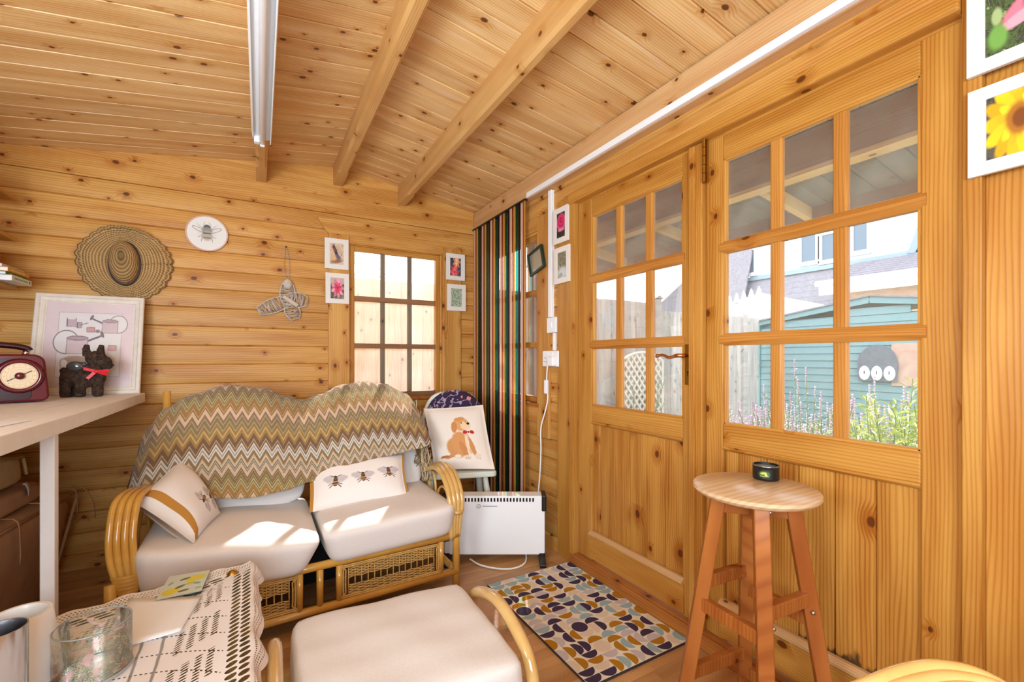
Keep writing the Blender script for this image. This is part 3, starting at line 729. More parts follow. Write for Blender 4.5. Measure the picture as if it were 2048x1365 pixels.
# ------------------------------------------------------------------ zigzag blanket
def chevron():
    m, nt, b = newmat('zigzag_knit')
    tc = N(nt, 'ShaderNodeTexCoord'); sp = N(nt, 'ShaderNodeSeparateXYZ'); nt.links.new(tc.outputs['UV'], sp.inputs[0])
    u, v = sp.outputs[0], sp.outputs[1]
    tri = mth(nt, 'PINGPONG', mth(nt, 'MULTIPLY', u, 1/.0238), 1)
    t = mth(nt, 'ADD', v, mth(nt, 'MULTIPLY', tri, .042))
    st = [(0, (214, 200, 176)), (0.009, (120, 108, 84)), (0.016, (206, 186, 160)), (0.022, (126, 108, 80)), (0.028, (222, 190, 164)), (0.05, (120, 98, 64)), (0.058, (168, 150, 112)), (0.063, (140, 108, 62)), (0.08, (176, 162, 110)), (0.087, (130, 100, 58)), (0.094, (196, 186, 130)), (0.103, (140, 112, 66)), (0.11, (186, 176, 124)), (0.118, (172, 124, 56)), (0.143, (206, 176, 126)), (0.149, (156, 114, 60)), (0.158, (234, 200, 168)), (0.18, (150, 116, 84)), (0.196, (188, 172, 124)), (0.203, (146, 120, 84)), (0.222, (180, 166, 118)), (0.23, (164, 126, 66)), (0.246, (212, 178, 112)), (0.258, (172, 130, 64)), (0.276, (120, 84, 60)), (0.298, (196, 166, 124)), (0.306, (124, 92, 72)), (0.316, (228, 220, 208)), (0.327, (144, 132, 120)), (0.334, (228, 220, 208)), (0.345, (142, 114, 80)), (0.364, (222, 180, 132))]
    tt = mth(nt, 'FRACT', mth(nt, 'MULTIPLY', t, 1/.372)); cr = N(nt, 'ShaderNodeValToRGB'); nt.links.new(tt, cr.inputs[0]); cr.color_ramp.interpolation = 'CONSTANT'
    e = cr.color_ramp.elements
    for i, (p, c) in enumerate(st):
        if i < 2: e[i].position = p/.372; e[i].color = lin(c)
        else: q = e.new(p/.372); q.color = lin(c)
    rib = mth(nt, 'MULTIPLY_ADD', mth(nt, 'SINE', mth(nt, 'MULTIPLY', v, 2*PI/.0042)), .5, .5)
    rib2 = mth(nt, 'MULTIPLY_ADD', mth(nt, 'SINE', mth(nt, 'MULTIPLY', u, 2*PI/.0042)), .5, .5)
    rr = mth(nt, 'MULTIPLY', rib, rib2)
    nt.links.new(mix(nt, mth(nt, 'MULTIPLY', mth(nt, 'SUBTRACT', 1, rib), .28), mix(nt, .16, cr.outputs[0], (.30, .27, .22, 1)), (.10, .07, .04, 1)), b.inputs['Base Color'])
    b.inputs['Roughness'].default_value = .9; b.inputs['Specular IOR Level'].default_value = .1; b.inputs['Sheen Weight'].default_value = .2
    bump(nt, b, rr, .6, .002); return m
M['chev'] = chevron()
def interp(x, tab):
    for (a, va), (b_, vb) in zip(tab, tab[1:]):
        if x <= b_:
            t = max(0, (x-a)/(b_-a)); t = t*t*(3-2*t); return va+(vb-va)*t
    return tab[-1][1]
TOPZ = [(-.475, .70), (-.445, .79), (-.38, .875), (-.28, .935), (-.14, .975), (.02, .955), (.12, .91), (.2, .884), (.28, .915), (.4, .962), (.5, .978), (.62, .960), (.74, .905), (.79, .86), (.815, .76)]
BOTZ = [(-.475, .53), (-.40, .54), (-.34, .515), (-.2, .492), (-.04, .478), (.10, .49), (.2, .512), (.3, .54), (.4, .575), (.56, .59), (.72, .615), (.815, .64)]
bl = thing('zigzag_blanket', 'knitted blanket with brown and ochre zigzag stripes draped over the sofa back', 'blanket', (.18, 2.5, .7))
def blank(u, v):
    x = -.475+1.29*u; zt = interp(x, TOPZ); zb = interp(x, BOTZ)
    wv = .010*math.sin(9*u+1)*v+.006*math.sin(23*u+2*v)*v
    if v < .16:    # behind and over the top
        a = (v/.16)*PI*.85
        r = .085
        y = 2.60+r*math.cos(a)*1.35; z = zt-r*1.3+r*1.3*math.sin(a)-(.16-v)*.3
        xx = x
    else:
        t = (v-.16)/.84
        y0 = 2.60+.085*1.35*math.cos(PI*.85); z0 = zt-.1105+.1105*math.sin(PI*.85)
        z = z0+(zb-z0)*t
        puff = .035*math.sin(PI*min(1, t*1.0))*(1-min(1, abs((u if u < .52 else u)-.26 if u < .52 else u-.78)/.26)**2)
        y = y0+(2.262-y0)*(t**.72)-puff+wv
        xx = x
    # side edges wrap backwards
    ed = max(0, .04-u)/.04+max(0, u-.965)/.035
    y += .075*ed*ed*(1 if v > .16 else .4)
    return (xx, y, z)
mb = MB(); NU, NV = 90, 40
mb.grid(blank, NU, NV)
for fi, uvs in list(mb.uv.items()):
    out = []
    for (u, v) in uvs:
        x = -.475+1.29*u; p = blank(u, v)
        top = .985 - .25*abs(x-.17)*0
        dv = (0.985-p[2]) if v > .12 else .0
        # stripes sag with the drape: they run almost level, sinking a little to the left
        sk = .10*(.5-u)*0+.05*math.sin(PI*u)*0
        dv2 = dv - (.985-interp(x, TOPZ))*.55+ (0 if v > .12 else 0)
        out.append((x, max(0.004, dv2*1.04)))
    mb.uv[fi] = out
mb.build('knit', 'chev', bl, smooth=True, solid=.006)
rnd = random.Random(11); mb = MB(); mb2 = MB()
for k in range(54):
    t = rnd.random(); z0 = .86-.30*t; x0 = .80+rnd.uniform(-.05, .015); y0 = 2.50-.17*t
    L = rnd.uniform(.07, .13); pts = [(x0, y0-.012, z0)]
    for j in range(1, 6): pts.append((x0+rnd.uniform(-.014, .014)*j/3-.008*j*.5, y0-.02-.004*j+rnd.uniform(-.006, .006), z0-L*j/5))
    (mb if k % 2 else mb2).tube(smoothpath(pts, 3), .0027, 5)
for k in range(16):
    x0 = .765+rnd.uniform(-.02, .02); z0 = .62; pts = [(x0, 2.32, z0)]
    for j in range(1, 6): pts.append((x0+rnd.uniform(-.012, .012), 2.31-.012*j, z0-.035*j))
    (mb if k % 2 else mb2).tube(smoothpath(pts, 3), .003, 5)
M['yarn'] = plain('brown_yarn', (120, 92, 62), .95); M['yarn2'] = plain('pale_yarn', (190, 180, 150), .95)
mb.build('fringe', 'yarn', bl, smooth=True, kind='stuff'); mb2.build('fringe', 'yarn2', bl, smooth=True, kind='stuff')
# ------------------------------------------------------------------ throw cushions
def bee(cx, cy, s=1, ang=0, asp=1.0):
    """shapes for one bee print; asp = width/height of the cloth"""
    sx, sy = s/asp, s; L = []
    ca, sa = math.cos(math.radians(ang)), math.sin(math.radians(ang))
    def p(k, x, y, rx, ry, a, c, so=.15, al=1):
        X = cx+(x*ca-y*sa)*sx; Y = cy+(x*sa+y*ca)*sy
        L.append((k, X, Y, rx*sx if abs(math.sin(math.radians(a+ang))) < .8 else rx*sx, ry*sy, a+ang, c, so, al))
    wing = (196, 186, 190)
    for sg in (-1, 1):
        p('e', .075*sg, .035, .062, .028, -24*sg if sg > 0 else 24, wing, .2, .85)
        p('e', .055*sg, .002, .045, .018, 14*sg, wing, .2, .8)
        for a, x, y in ((58, .045, -.045), (35, .05, -.025), (-40, .035, .055)): p('b', x*sg, y, .034, .0028, -a*sg, (70, 56, 50), .4)
    p('e', 0, .045, .016, .014, 0, (70, 52, 44)); p('e', 0, .018, .026, .024, 0, (112, 84, 62))
    p('e', 0, -.018, .03, .032, 0, (86, 62, 50)); p('b', 0, -.006, .026, .006, 0, (206, 160, 100), .3); p('b', 0, -.03, .024, .005, 0, (196, 150, 100), .3)
    return L
ochre = (190, 136, 66)
M['bees3'] = paint('three_bee_print', (240, 232, 228), [('b', .0, .5, .035, .6, 0, ochre, .05), ('b', 1.0, .5, .03, .6, 0, ochre, .05)]+bee(.24, .36, 1.75, -4, 1.95)+bee(.52, .38, 1.75, 0, 1.95)+bee(.80, .46, 1.75, 6, 1.95), .9, .1, .2)
M['bees2'] = paint('bee_print', (240, 234, 232), [('b', .12, .5, .045, .6, 0, ochre, .05)]+bee(.56, .74, 1.5, 70, 1.3)+bee(.78, .76, 1.5, 70, 1.3), .9, .1, .2)
o, _ = pillow('bee_cushion', 'bees3', (.190, 2.165, .400), (.645, 2.155, .402), (.668, 2.33, .580), (.196, 2.40, .600), .13, seed=3)
tag(o, 'oblong white cushion printed with three bees in a row', 'cushion', 'bee cushions')
# UV runs from the ochre edge (left) to the far end
o, _ = pillow('bee_cushion', 'bees2', (-.395, 2.05, .575), (-.205, 1.93, .430), (-.145, 2.235, .435), (-.300, 2.36, .655), .15, seed=9)
# turn the print so that its ochre band follows the near edge
l = o.data.uv_layers[0].data
for d_ in l: d_.uv = (d_.uv[1], d_.uv[0])
tag(o, 'white bee cushion with an ochre band, tipped against the left sofa arm', 'cushion', 'bee cushions')
# ------------------------------------------------------------------ white chair with purple pad and puppy cushion
ch = thing('painted_chair', 'pale green painted wooden chair in the corner, partly behind the heater', 'chair', (1.03, 2.49, 0), rz=math.atan2(-.29, .957))
M['chairpaint'] = plain('chair_paint', (214, 222, 212), .4)
seat = [(-.21, -.19), (-.195, -.205), (.195, -.205), (.212, -.19), (.18, .19), (.16, .205), (-.16, .205), (-.18, .19)]
chM = pm(ch)
def CB(mb, name, mat, parent=ch, **k):
    mb.xf(chM); return mb.build(name, mat, parent, **k)
CB(MB().prism([(x, y) for x, y in seat], 2, .415, .447), 'seat', 'chairpaint', bevel=.008)
for sx in (-1, 1):
    for sy in (-1, 1):
        top = (sx*.15, sy*.15, .42); bot = (sx*(.20), sy*.20 if sy < 0 else .21, 0)
        pts = [tuple(a+(b-a)*t for a, b in zip(top, bot)) for t in (0, .15, .3, .5, .7, .85, 1)]
        CB(MB().tube(pts, [.014, .017, .02, .018, .021, .016, .013], 12), 'leg', 'chairpaint', smooth=True)
    CB(MB().tube([(sx*.172, -.172, .22), (sx*.172, 0, .22), (sx*.172, .18, .22)], [.009, .013, .009], 10), 'stretcher', 'chairpaint', smooth=True)
CB(MB().tube([(-.172, 0, .22), (0, 0, .22), (.172, 0, .22)], [.009, .013, .009], 10), 'stretcher', 'chairpaint', smooth=True)
hoop = [(-.165, .17, .44), (-.182, .20, .6), (-.178, .225, .74), (-.12, .24, .84), (0, .245, .862), (.12, .24, .84), (.178, .225, .74), (.182, .20, .6), (.165, .17, .44)]
CB(MB().tube(smoothpath(hoop, 5), .013, 10), 'back_hoop', 'chairpaint', smooth=True)
for k in range(7):
    x = -.12+.04*k; CB(MB().tube([(x*.8, .17, .44), (x, .235, .845-abs(x)*.25)], .006, 8), 'spindle', 'chairpaint', smooth=True)
def purple():
    m, nt, b = newmat('purple_flower_cloth'); tc = N(nt, 'ShaderNodeTexCoord')
    vo = N(nt, 'ShaderNodeTexVoronoi', voronoi_dimensions='3D'); vo.inputs['Scale'].default_value = 22; nt.links.new(tc.outputs['Object'], vo.inputs['Vector'])
    sc = N(nt, 'ShaderNodeSeparateColor'); nt.links.new(vo.outputs['Color'], sc.inputs[0])
    f = mth(nt, 'MULTIPLY', mth(nt, 'SUBTRACT', 1, smooth(nt, vo.outputs['Distance'], .28, .36)), mth(nt, 'GREATER_THAN', sc.outputs[0], .45))
    wv = N(nt, 'ShaderNodeTexNoise'); wv.inputs['Scale'].default_value = 16; nt.links.new(tc.outputs['Object'], wv.inputs['Vector'])
    ln = mth(nt, 'LESS_THAN', mth(nt, 'ABSOLUTE', mth(nt, 'SUBTRACT', wv.outputs['Fac'], .5)), .018)
    c = mix(nt, mth(nt, 'MULTIPLY', ln, .8), lin((52, 32, 66)), lin((186, 168, 196)))
    c = mix(nt, f, c, mix(nt, sc.outputs[1], lin((226, 140, 130)), lin((210, 160, 120))))
    nt.links.new(c, b.inputs['Base Color']); b.inputs['Roughness'].default_value = .9; return m
M['purple'] = purple()
mb = MB(); Rp = RX(math.radians(80)); prof = [(.001, -.028), (.10, -.03), (.15, -.024), (.172, -.008), (.176, 0), (.172, .008), (.15, .024), (.10, .03), (.001, .028)]
mb.lathe([(r*1.09, z) for r, z in prof], 36, (.012, .20, .695), Rp, 1, 1.0)
o = CB(mb, 'round_cushion', 'purple', None, smooth=True); tag(o, 'round purple flowered pad tied to the back of the painted chair', 'cushion')
pup = [('e', .30, .135, .13, .028, 18, (206, 146, 92)), ('e', .17, .125, .09, .022, 6, (186, 122, 76)),
 ('e', .42, .27, .19, .17, -25, (212, 152, 98)), ('e', .50, .36, .16, .20, -8, (216, 156, 102)), ('e', .66, .36, .055, .21, 6, (232, 190, 150)), ('e', .72, .28, .045, .17, 14, (208, 148, 94)),
 ('e', .55, .24, .055, .15, 20, (206, 142, 88)), ('e', .64, .35, .035, .13, 0, (240, 216, 190)),
 ('e', .60, .105, .07, .035, 0, (236, 214, 190)), ('e', .80, .135, .06, .032, 0, (236, 214, 190)), ('e', .42, .125, .06, .028, 0, (240, 224, 204)),
 ('e', .58, .70, .15, .13, 0, (222, 166, 110)), ('e', .66, .665, .10, .08, -8, (240, 208, 170)), ('e', .44, .65, .055, .11, -10, (206, 142, 92)), ('e', .56, .80, .10, .04, 6, (214, 152, 98)),
 ('e', .715, .705, .030, .024, 0, (52, 42, 42)), ('e', .59, .725, .010, .012, 0, (70, 54, 50)), ('e', .67, .735, .010, .012, 0, (70, 54, 50)),
 ('e', .63, .545, .045, .032, 10, (186, 54, 58)), ('e', .76, .545, .045, .032, -10, (186, 54, 58)), ('e', .695, .545, .018, .02, 0, (150, 36, 44))]
for x in (.57, .60, .63, .77, .80, .83): pup.append(('b', x, .088, .003, .014, 0, (90, 64, 50), .3))
pup = [(k_, .54+(a_-.54)*.88, .44+(b2_-.44)*.86, c_*.88, d_*.86)+tuple(r_) for (k_, a_, b2_, c_, d_, *r_) in pup]
M['puppy'] = paint('puppy_print', (240, 230, 220), pup, .9, .1, .2)
o, _ = pillow('puppy_cushion', 'puppy', (.862, 2.40, .452), (1.165, 2.245, .456), (1.185, 2.44, .805), (.862, 2.60, .785), .11, pinch=.03, seed=6)
tag(o, 'square cream cushion with a puppy in a red bow tie, on the chair', 'cushion')
# ------------------------------------------------------------------ heater
ht = thing('convector_heater', 'white electric convector heater standing on black feet by the sofa', 'heater', (1.14, 2.12, 0), rz=-math.radians(29.65))
hM = Matrix.Translation((1.091, 2.106, 0)) @ Matrix.Rotation(-math.radians(29.65), 4, 'Z')
def HB(mb, name, mat, parent=ht, **k): mb.xf(hM); return mb.build(name, mat, parent, **k)
HB(MB().box(-.27, 0, .037, .27, .085, .352), 'body', 'white', bevel=.006)
mb = MB()
for k in range(27): mb.box(-.245+.0172*k, -.0012, .322, -.245+.0172*k+.009, .002, .342)
HB(mb, 'grille', 'dark', kind='stuff')
M['inkgrey'] = plain('grey_print', (120, 116, 120), .6)
mb = MB().tube([(-.085+.010*math.cos(a), -.001, .298+.010*math.sin(a)) for a in [2*PI*i/20 for i in range(20)]], .0012, 5, closed=True).bar((-.092, -.001, .291), (-.078, -.001, .305), .002, .001, (0, 1, 0)).box(-.065, -.001, .296, .015, .0, .300)
HB(mb, 'printed_mark', 'inkgrey')
HB(MB().box(.252, -.006, .27, .278, .09, .357), 'end_cap', 'black', bevel=.006)
HB(MB().box(-.278, -.006, .27, -.252, .09, .357), 'end_cap', 'black', bevel=.006)
for sx in (-1, 1):
    HB(MB().prism([(-.075, 0), (-.075, .016), (-.02, .032), (.02, .06), (.065, .06), (.11, .03), (.155, .016), (.155, 0)], 0, sx*.255-.016, sx*.255+.016), 'foot', 'black', bevel=.003)
cb = MB().tube(smoothpath([(.98, 2.18, .012), (1.0, 2.10, .008), (1.06, 2.02, .007), (1.13, 1.98, .007), (1.2, 1.99, .007), (1.25, 2.04, .008), (1.28, 2.10, .02)], 8), .0045, 8)
o = cb.build('heater_cable', 'white', None, smooth=True); tag(o, 'white cable looped on the floor under the heater', 'cable')
pth = smoothpath([(1.43, 2.10, 1.06), (1.435, 2.115, 1.0), (1.44, 2.125, .93), (1.445, 2.12, .86), (1.44, 2.14, .78), (1.43, 2.17, .68), (1.43, 2.17, .55), (1.43, 2.18, .42), (1.425, 2.19, .30), (1.40, 2.17, .18)], 6)
cd = thing('mains_lead', 'white flex with an inline switch hanging from the double socket', 'cable', (1.44, 2.12, .6))
MB().tube(pth, .0042, 8).build('flex', 'white', cd, smooth=True)
MB().box(1.427, 2.112, .885, 1.447, 2.138, .965).build('inline_switch', 'white', cd, bevel=.005)
# ------------------------------------------------------------------ doormat
def rugmat():
    m, nt, b = newmat('half_moon_rug'); tc = N(nt, 'ShaderNodeTexCoord')
    mp = N(nt, 'ShaderNodeVectorMath', operation='MULTIPLY'); nt.links.new(tc.outputs['UV'], mp.inputs[0]); mp.inputs[1].default_value = (7.0, 11.0, 0)
    sp = N(nt, 'ShaderNodeSeparateXYZ'); nt.links.new(mp.outputs[0], sp.inputs[0])
    fx = mth(nt, 'FRACT', sp.outputs[0]); fy = mth(nt, 'FRACT', sp.outputs[1])
    fl_ = N(nt, 'ShaderNodeVectorMath', operation='FLOOR'); nt.links.new(mp.outputs[0], fl_.inputs[0])
    wn_ = N(nt, 'ShaderNodeTexWhiteNoise', noise_dimensions='3D'); nt.links.new(fl_.outputs[0], wn_.inputs[0])
    sc = N(nt, 'ShaderNodeSeparateColor'); nt.links.new(wn_.outputs['Color'], sc.inputs[0])
    sw = mth(nt, 'GREATER_THAN', sc.outputs[0], .5)
    def sel(a, b_): return mth(nt, 'ADD', mth(nt, 'MULTIPLY', a, sw), mth(nt, 'MULTIPLY', b_, mth(nt, 'SUBTRACT', 1, sw)))
    p, q = sel(fx, fy), sel(fy, fx)
    fl2 = mth(nt, 'GREATER_THAN', sc.outputs[2], .5)
    def D(off, qv):
        d = mth(nt, 'SQRT', mth(nt, 'ADD', mth(nt, 'POWER', mth(nt, 'ABSOLUTE', mth(nt, 'SUBTRACT', p, .5)), 2), mth(nt, 'POWER', qv, 2)))
        return mth(nt, 'SUBTRACT', 1, smooth(nt, d, .47, .49))
    h1 = mth(nt, 'FRACT', mth(nt, 'MULTIPLY', q, 2))
    half = mth(nt, 'GREATER_THAN', q, .5)
    # two half moons per cell, both with the flat side the same way
    hh = mth(nt, 'ABSOLUTE', mth(nt, 'SUBTRACT', h1, fl2)); hh = mth(nt, 'MULTIPLY', hh, .5)
    f = D(0, hh)
    w2 = N(nt, 'ShaderNodeTexWhiteNoise', noise_dimensions='4D'); nt.links.new(fl_.outputs[0], w2.inputs[0]); nt.links.new(half, w2.inputs['W'])
    cr = N(nt, 'ShaderNodeValToRGB'); nt.links.new(w2.outputs['Value'], cr.inputs[0]); cr.color_ramp.interpolation = 'CONSTANT'
    e = cr.color_ramp.elements; e[0].color = lin((72, 58, 84)); e[1].position = .26; e[1].color = lin((182, 128, 34))
    for p_, c in ((.52, (160, 186, 192)), (.72, (206, 196, 200)), (.86, (230, 212, 190))): q_ = e.new(p_); q_.color = lin(c)
    col = mix(nt, f, lin((240, 230, 212)), cr.outputs[0])
    n = noise(nt, tc.outputs['Object'], 700, 2, .8)
    col = mix(nt, mth(nt, 'MULTIPLY', smooth(nt, n, .5, .8), .35), col, (.12, .08, .08, 1))
    nt.links.new(col, b.inputs['Base Color']); b.inputs['Roughness'].default_value = .95; b.inputs['Specular IOR Level'].default_value = .1
    bump(nt, b, n, .5, .002); return m
M['rug'] = rugmat()
rug = thing('doormat', 'doormat patterned with purple, ochre and pale blue half moons', 'rug', (1.19, 1.51, 0))
mb = MB(); x0, x1, y0, y1 = .945, 1.428, 1.14, 1.892
mb.quad((x0, y0, .0095), (x1, y0, .0095), (x1, y1, .0095), (x0, y1, .0095))
mb.build('pile', 'rug', rug)
M['rubber'] = plain('rubber_edge', (60, 50, 52), .9)
MB().box(x0-.002, y0-.002, .0006, x1+.002, y1+.002, .0085).build('backing', 'rubber', rug)
# ------------------------------------------------------------------ bar stool
st = thing('bar_stool', 'tall wooden bar stool with a round pale seat and red-brown legs', 'stool', (1.175, .725, 0))
sc_ = Vector((1.175, .725, 0)); rdir = Vector((.85, .527, 0)); ldir = Vector((-.527, .85, 0))
MB().lathe([(.001, .716), (.135, .716), (.150, .722), (.156, .730), (.155, .738), (.150, .7405), (.001, .7405)], 48, sc_).build('seat', 'stool_seat', st, auto=True)
Q9 = RZ(math.radians(9)); rdir = Q9 @ rdir; ldir = Q9 @ ldir
dirs = {'l': ldir, 'r': -ldir, 'f': -rdir, 'b': rdir}
tops, bots = {}, {}
for k, d in dirs.items():
    tk = .088; bk = .198 if k != 'b' else .185
    a = sc_+d*tk+Vector((0, 0, .716)); b_ = sc_+d*bk; tops[k] = a; bots[k] = b_
    MB().bar(b_+Vector((0, 0, .0)), a, .036, .036, d.cross(Vector((0, 0, 1))) if False else (d+Vector((0, 0, .001)))).build('leg', 'stool_leg', st, bevel=.003)
def rung(a, b_, z):
    def at(k): t = (tops[k].z-z)/tops[k].z; return tops[k]+(bots[k]-tops[k])*t
    p, q = at(a), at(b_); d = (q-p).normalized(); MB().bar(p+d*.012, q-d*.012, .022, .036).build('rung', 'stool_leg', st, bevel=.002)
for a, b_, z in (('l', 'f', .40), ('f', 'r', .46), ('r', 'b', .40), ('b', 'l', .46), ('l', 'f', .13), ('f', 'r', .19), ('r', 'b', .13), ('b', 'l', .19)): rung(a, b_, z)
for a, b_ in (('l', 'r'), ('f', 'b')):
    p, q = tops[a]-Vector((0, 0, .028)), tops[b_]-Vector((0, 0, .028)); MB().bar(p, q, .028, .05).build('seat_rail', 'stool_leg', st, bevel=.002)
for k, z in (('f', .70), ('f', .43), ('r', .43), ('f', .16), ('r', .16)):
    t = (.716-z)/.716; p = tops[k]+(bots[k]-tops[k])*t-ldir*.0205*(1 if k == 'f' else 0)+(Vector((-.45, -.9, 0)).normalized()*.0 if k == 'f' else -rdir*.021+Vector((0, 0, 0)))
    MB().ell(p, (.006, .006, .006), 8).build('bolt', 'steel', st, smooth=True)
tn = thing('candle_tin', 'small black candle tin with a green label on the stool', 'candle', (1.275, .752, .7405))
cc = Vector((1.275, .752, .7405))
tin_ = MB().lathe([(.001, .001), (.033, .001), (.034, .003), (.034, .036), (.0345, .037), (.0345, .041), (.0335, .042), (.032, .042), (.032, .034), (.001, .034)], 36, cc).build('tin', 'black', tn, auto=True)
M['tinlabel'] = paint('tin_label', (34, 34, 34), [('e', .5, .5, .35, .35, 0, (70, 96, 40)), ('e', .45, .6, .2, .12, 20, (190, 196, 80)), ('b', .5, .3, .25, .03, 0, (200, 190, 120)), ('e', .6, .45, .08, .10, 0, (214, 214, 120))], .4)
mb = MB(); mb.grid(lambda u, v: (cc.x+.0346*math.cos(math.radians(168+u*72)), cc.y+.0346*math.sin(math.radians(168+u*72)), cc.z+.006+.027*v), 10, 1); mb.build('label', 'tinlabel', tin_, smooth=True)
MB().lathe([(.0345, 0), (.0352, .001), (.0345, .002)], 36, cc+Vector((0, 0, .0395))).build('rim', 'steel', tin_, smooth=True)
M['wax'] = plain('green_wax', (90, 110, 90), .4)
MB().lathe([(.001, 0), (.0315, 0), (.0315, .002), (.001, .002)], 30, cc+Vector((0, 0, .034))).build('wax', 'wax', tn)
# ------------------------------------------------------------------ footstool
fs_ = thing('rattan_footstool', 'rattan footstool with a pale cane hoop at each side', 'footstool', (.31, 1.13, 0))
for x, dx in ((.032, -1), (.602, 1)):
    pts = [(x, 1.34, 0), (x, 1.335, .15), (x, 1.325, .27), (x, 1.28, .345), (x, 1.16, .388), (x, 1.04, .36), (x, .965, .30), (x, .945, .2), (x, .94, 0)]
    if dx > 0: pts = [(x, 1.35, 0), (x, 1.345, .15), (x, 1.33, .27), (x, 1.29, .34), (x, 1.155, .382), (x, 1.038, .358), (x, .965, .307), (x, .94, .2), (x, .935, 0)]
    else: pts = [(x, 1.32, 0), (x, 1.315, .15), (x, 1.30, .30), (x, 1.255, .372), (x-.003, 1.13, .39), (x-.006, 1.0, .385), (x, .93, .30), (x, .925, .2), (x, .92, 0)]
    MB().tube(smoothpath(pts, 6), .0175, 12).build('side_hoop', 'canepale', fs_, smooth=True)
for y in (.95, 1.32):
    MB().tube([(.03, y, .235), (.60, y, .235)], .015, 10).build('rail', 'canepale', fs_, smooth=True)
for x in (.04, .595): MB().tube([(x, .94, .235), (x, 1.33, .235)], .015, 10).build('rail', 'canepale', fs_, smooth=True)
MB().box(.04, .95, .232, .595, 1.325, .25).build('seat_board', 'wick', fs_)
c8 = box8(.068, .575, .92, 1.36, .252, .362)
c8[(0, 1, 1)] = (.075, 1.385, .362); c8[(1, 1, 1)] = (.573, 1.350, .362); c8[(1, 0, 1)] = (.556, .905, .362); c8[(0, 0, 1)] = (.062, .935, .362)
o = blockcushion('footstool_cushion', 'oat', c8, pw=14, pz=7, puff=.008, seed=8, n=20); tag(o, 'oatmeal linen cushion on the footstool', 'cushion')
# ------------------------------------------------------------------ rattan armchair at the lower right
rc = thing('rattan_armchair', 'rattan armchair beside the stool, only its curved cane arm in view', 'chair', (1.0, .0, 0))
for k in range(4):
    s = k*.0175
    pts = [(.625, .40, .30), (.632, .385, .50), (.655, .335, .60), (.70, .288-s*.6, .645-s*.35), (.765, .262-s*.75, .662-s*.35), (.82, .236-s*.8, .664-s*.35), (.862, .196-s*.7, .652-s*.3), (.905, .12, .60), (.93, .02, .56), (.95, -.2, .58)]
    if k: pts[0] = (.625+.01*k, .40-.01*k, .30); pts[1] = (.632+.012*k, .385-.012*k, .5); pts[2] = (.66+.012*k, .33-.014*k, .59)
    MB().tube(smoothpath(pts, 6), .0092, 10).build('arm_cane', 'canelight', rc, smooth=True)
for k in range(4):
    MB().tube(smoothpath([(1.26, .16, .30-.0), (1.275, .15, .5), (1.29, .10, .58), (1.31+.015*k, 0, .6), (1.33, -.2, .58), (1.34, -.42, .62)], 5), .0115, 10).build('arm_cane', 'canelight', rc, smooth=True)
for x, y in ((.63, .40), (1.26, .16), (.90, -.25), (1.34, -.42)): MB().tube([(x, y, 0), (x, y, .5)], .015, 10).build('leg', 'canelight', rc, smooth=True)
for a, b_ in (((.63, .40), (1.26, .16)), ((1.26, .16), (1.34, -.42)), ((1.34, -.42), (.90, -.25)), ((.90, -.25), (.63, .40))):
    MB().tube([(a[0], a[1], .28), (b_[0], b_[1], .28)], .015, 10).build('rail', 'canelight', rc, smooth=True)
MB().tube(smoothpath([(.90, -.25, .5), (.95, -.27, .85), (1.1, -.34, .98), (1.28, -.40, .85), (1.34, -.42, .5)], 6), .015, 10).build('back_hoop', 'canelight', rc, smooth=True)
c8 = {(0, 0, 0): (.93, -.22, .30), (1, 0, 0): (1.32, -.36, .30), (0, 1, 0): (.72, .30, .30), (1, 1, 0): (1.22, .13, .30), (0, 0, 1): (.93, -.22, .40), (1, 0, 1): (1.32, -.36, .40), (0, 1, 1): (.72, .30, .40), (1, 1, 1): (1.22, .13, .40)}
o = blockcushion('armchair_cushion', 'cream', c8, seed=12, n=8); tag(o, 'cream cushion on the rattan armchair at the lower right', 'cushion')
# ------------------------------------------------------------------ glass coffee table
gt = thing('glass_table', 'glass topped coffee table with a greenish edge under the lace cloth', 'table', (-.35, 1.15, 0))
TZ = .447
tp = [(-.018, .72), (-.026, 1.632), (-.34, 1.552), (-.56, 1.487), (-.86, 1.40), (-.86, .72)]
MB().prism(tp, 2, TZ-.008, TZ).build('glass_top', 'tableglass', gt)
for x, y in ((-.07, 1.555), (-.78, 1.38), (-.07, .80), (-.78, .80)):
    MB().lathe([(.001, -.008), (.014, -.008), (.016, -.004), (.016, .004), (.008, .012), (.001, .014)], 16, (x, y, TZ+.0)).build('stud', 'steel' if False else 'brass', gt, smooth=True) if y > 1.5 else None
    MB().tube([(x, y, 0), (x, y, TZ-.009)], .016, 12).build('leg', 'canelight', gt, smooth=True)
for a, b_ in (((-.07, 1.555), (-.78, 1.38)), ((-.07, .8), (-.78, .8)), ((-.07, .8), (-.07, 1.555)), ((-.78, .8), (-.78, 1.38))):
    MB().tube([(a[0], a[1], .10), (b_[0], b_[1], .10)], .012, 10).build('rail', 'canelight', gt, smooth=True)
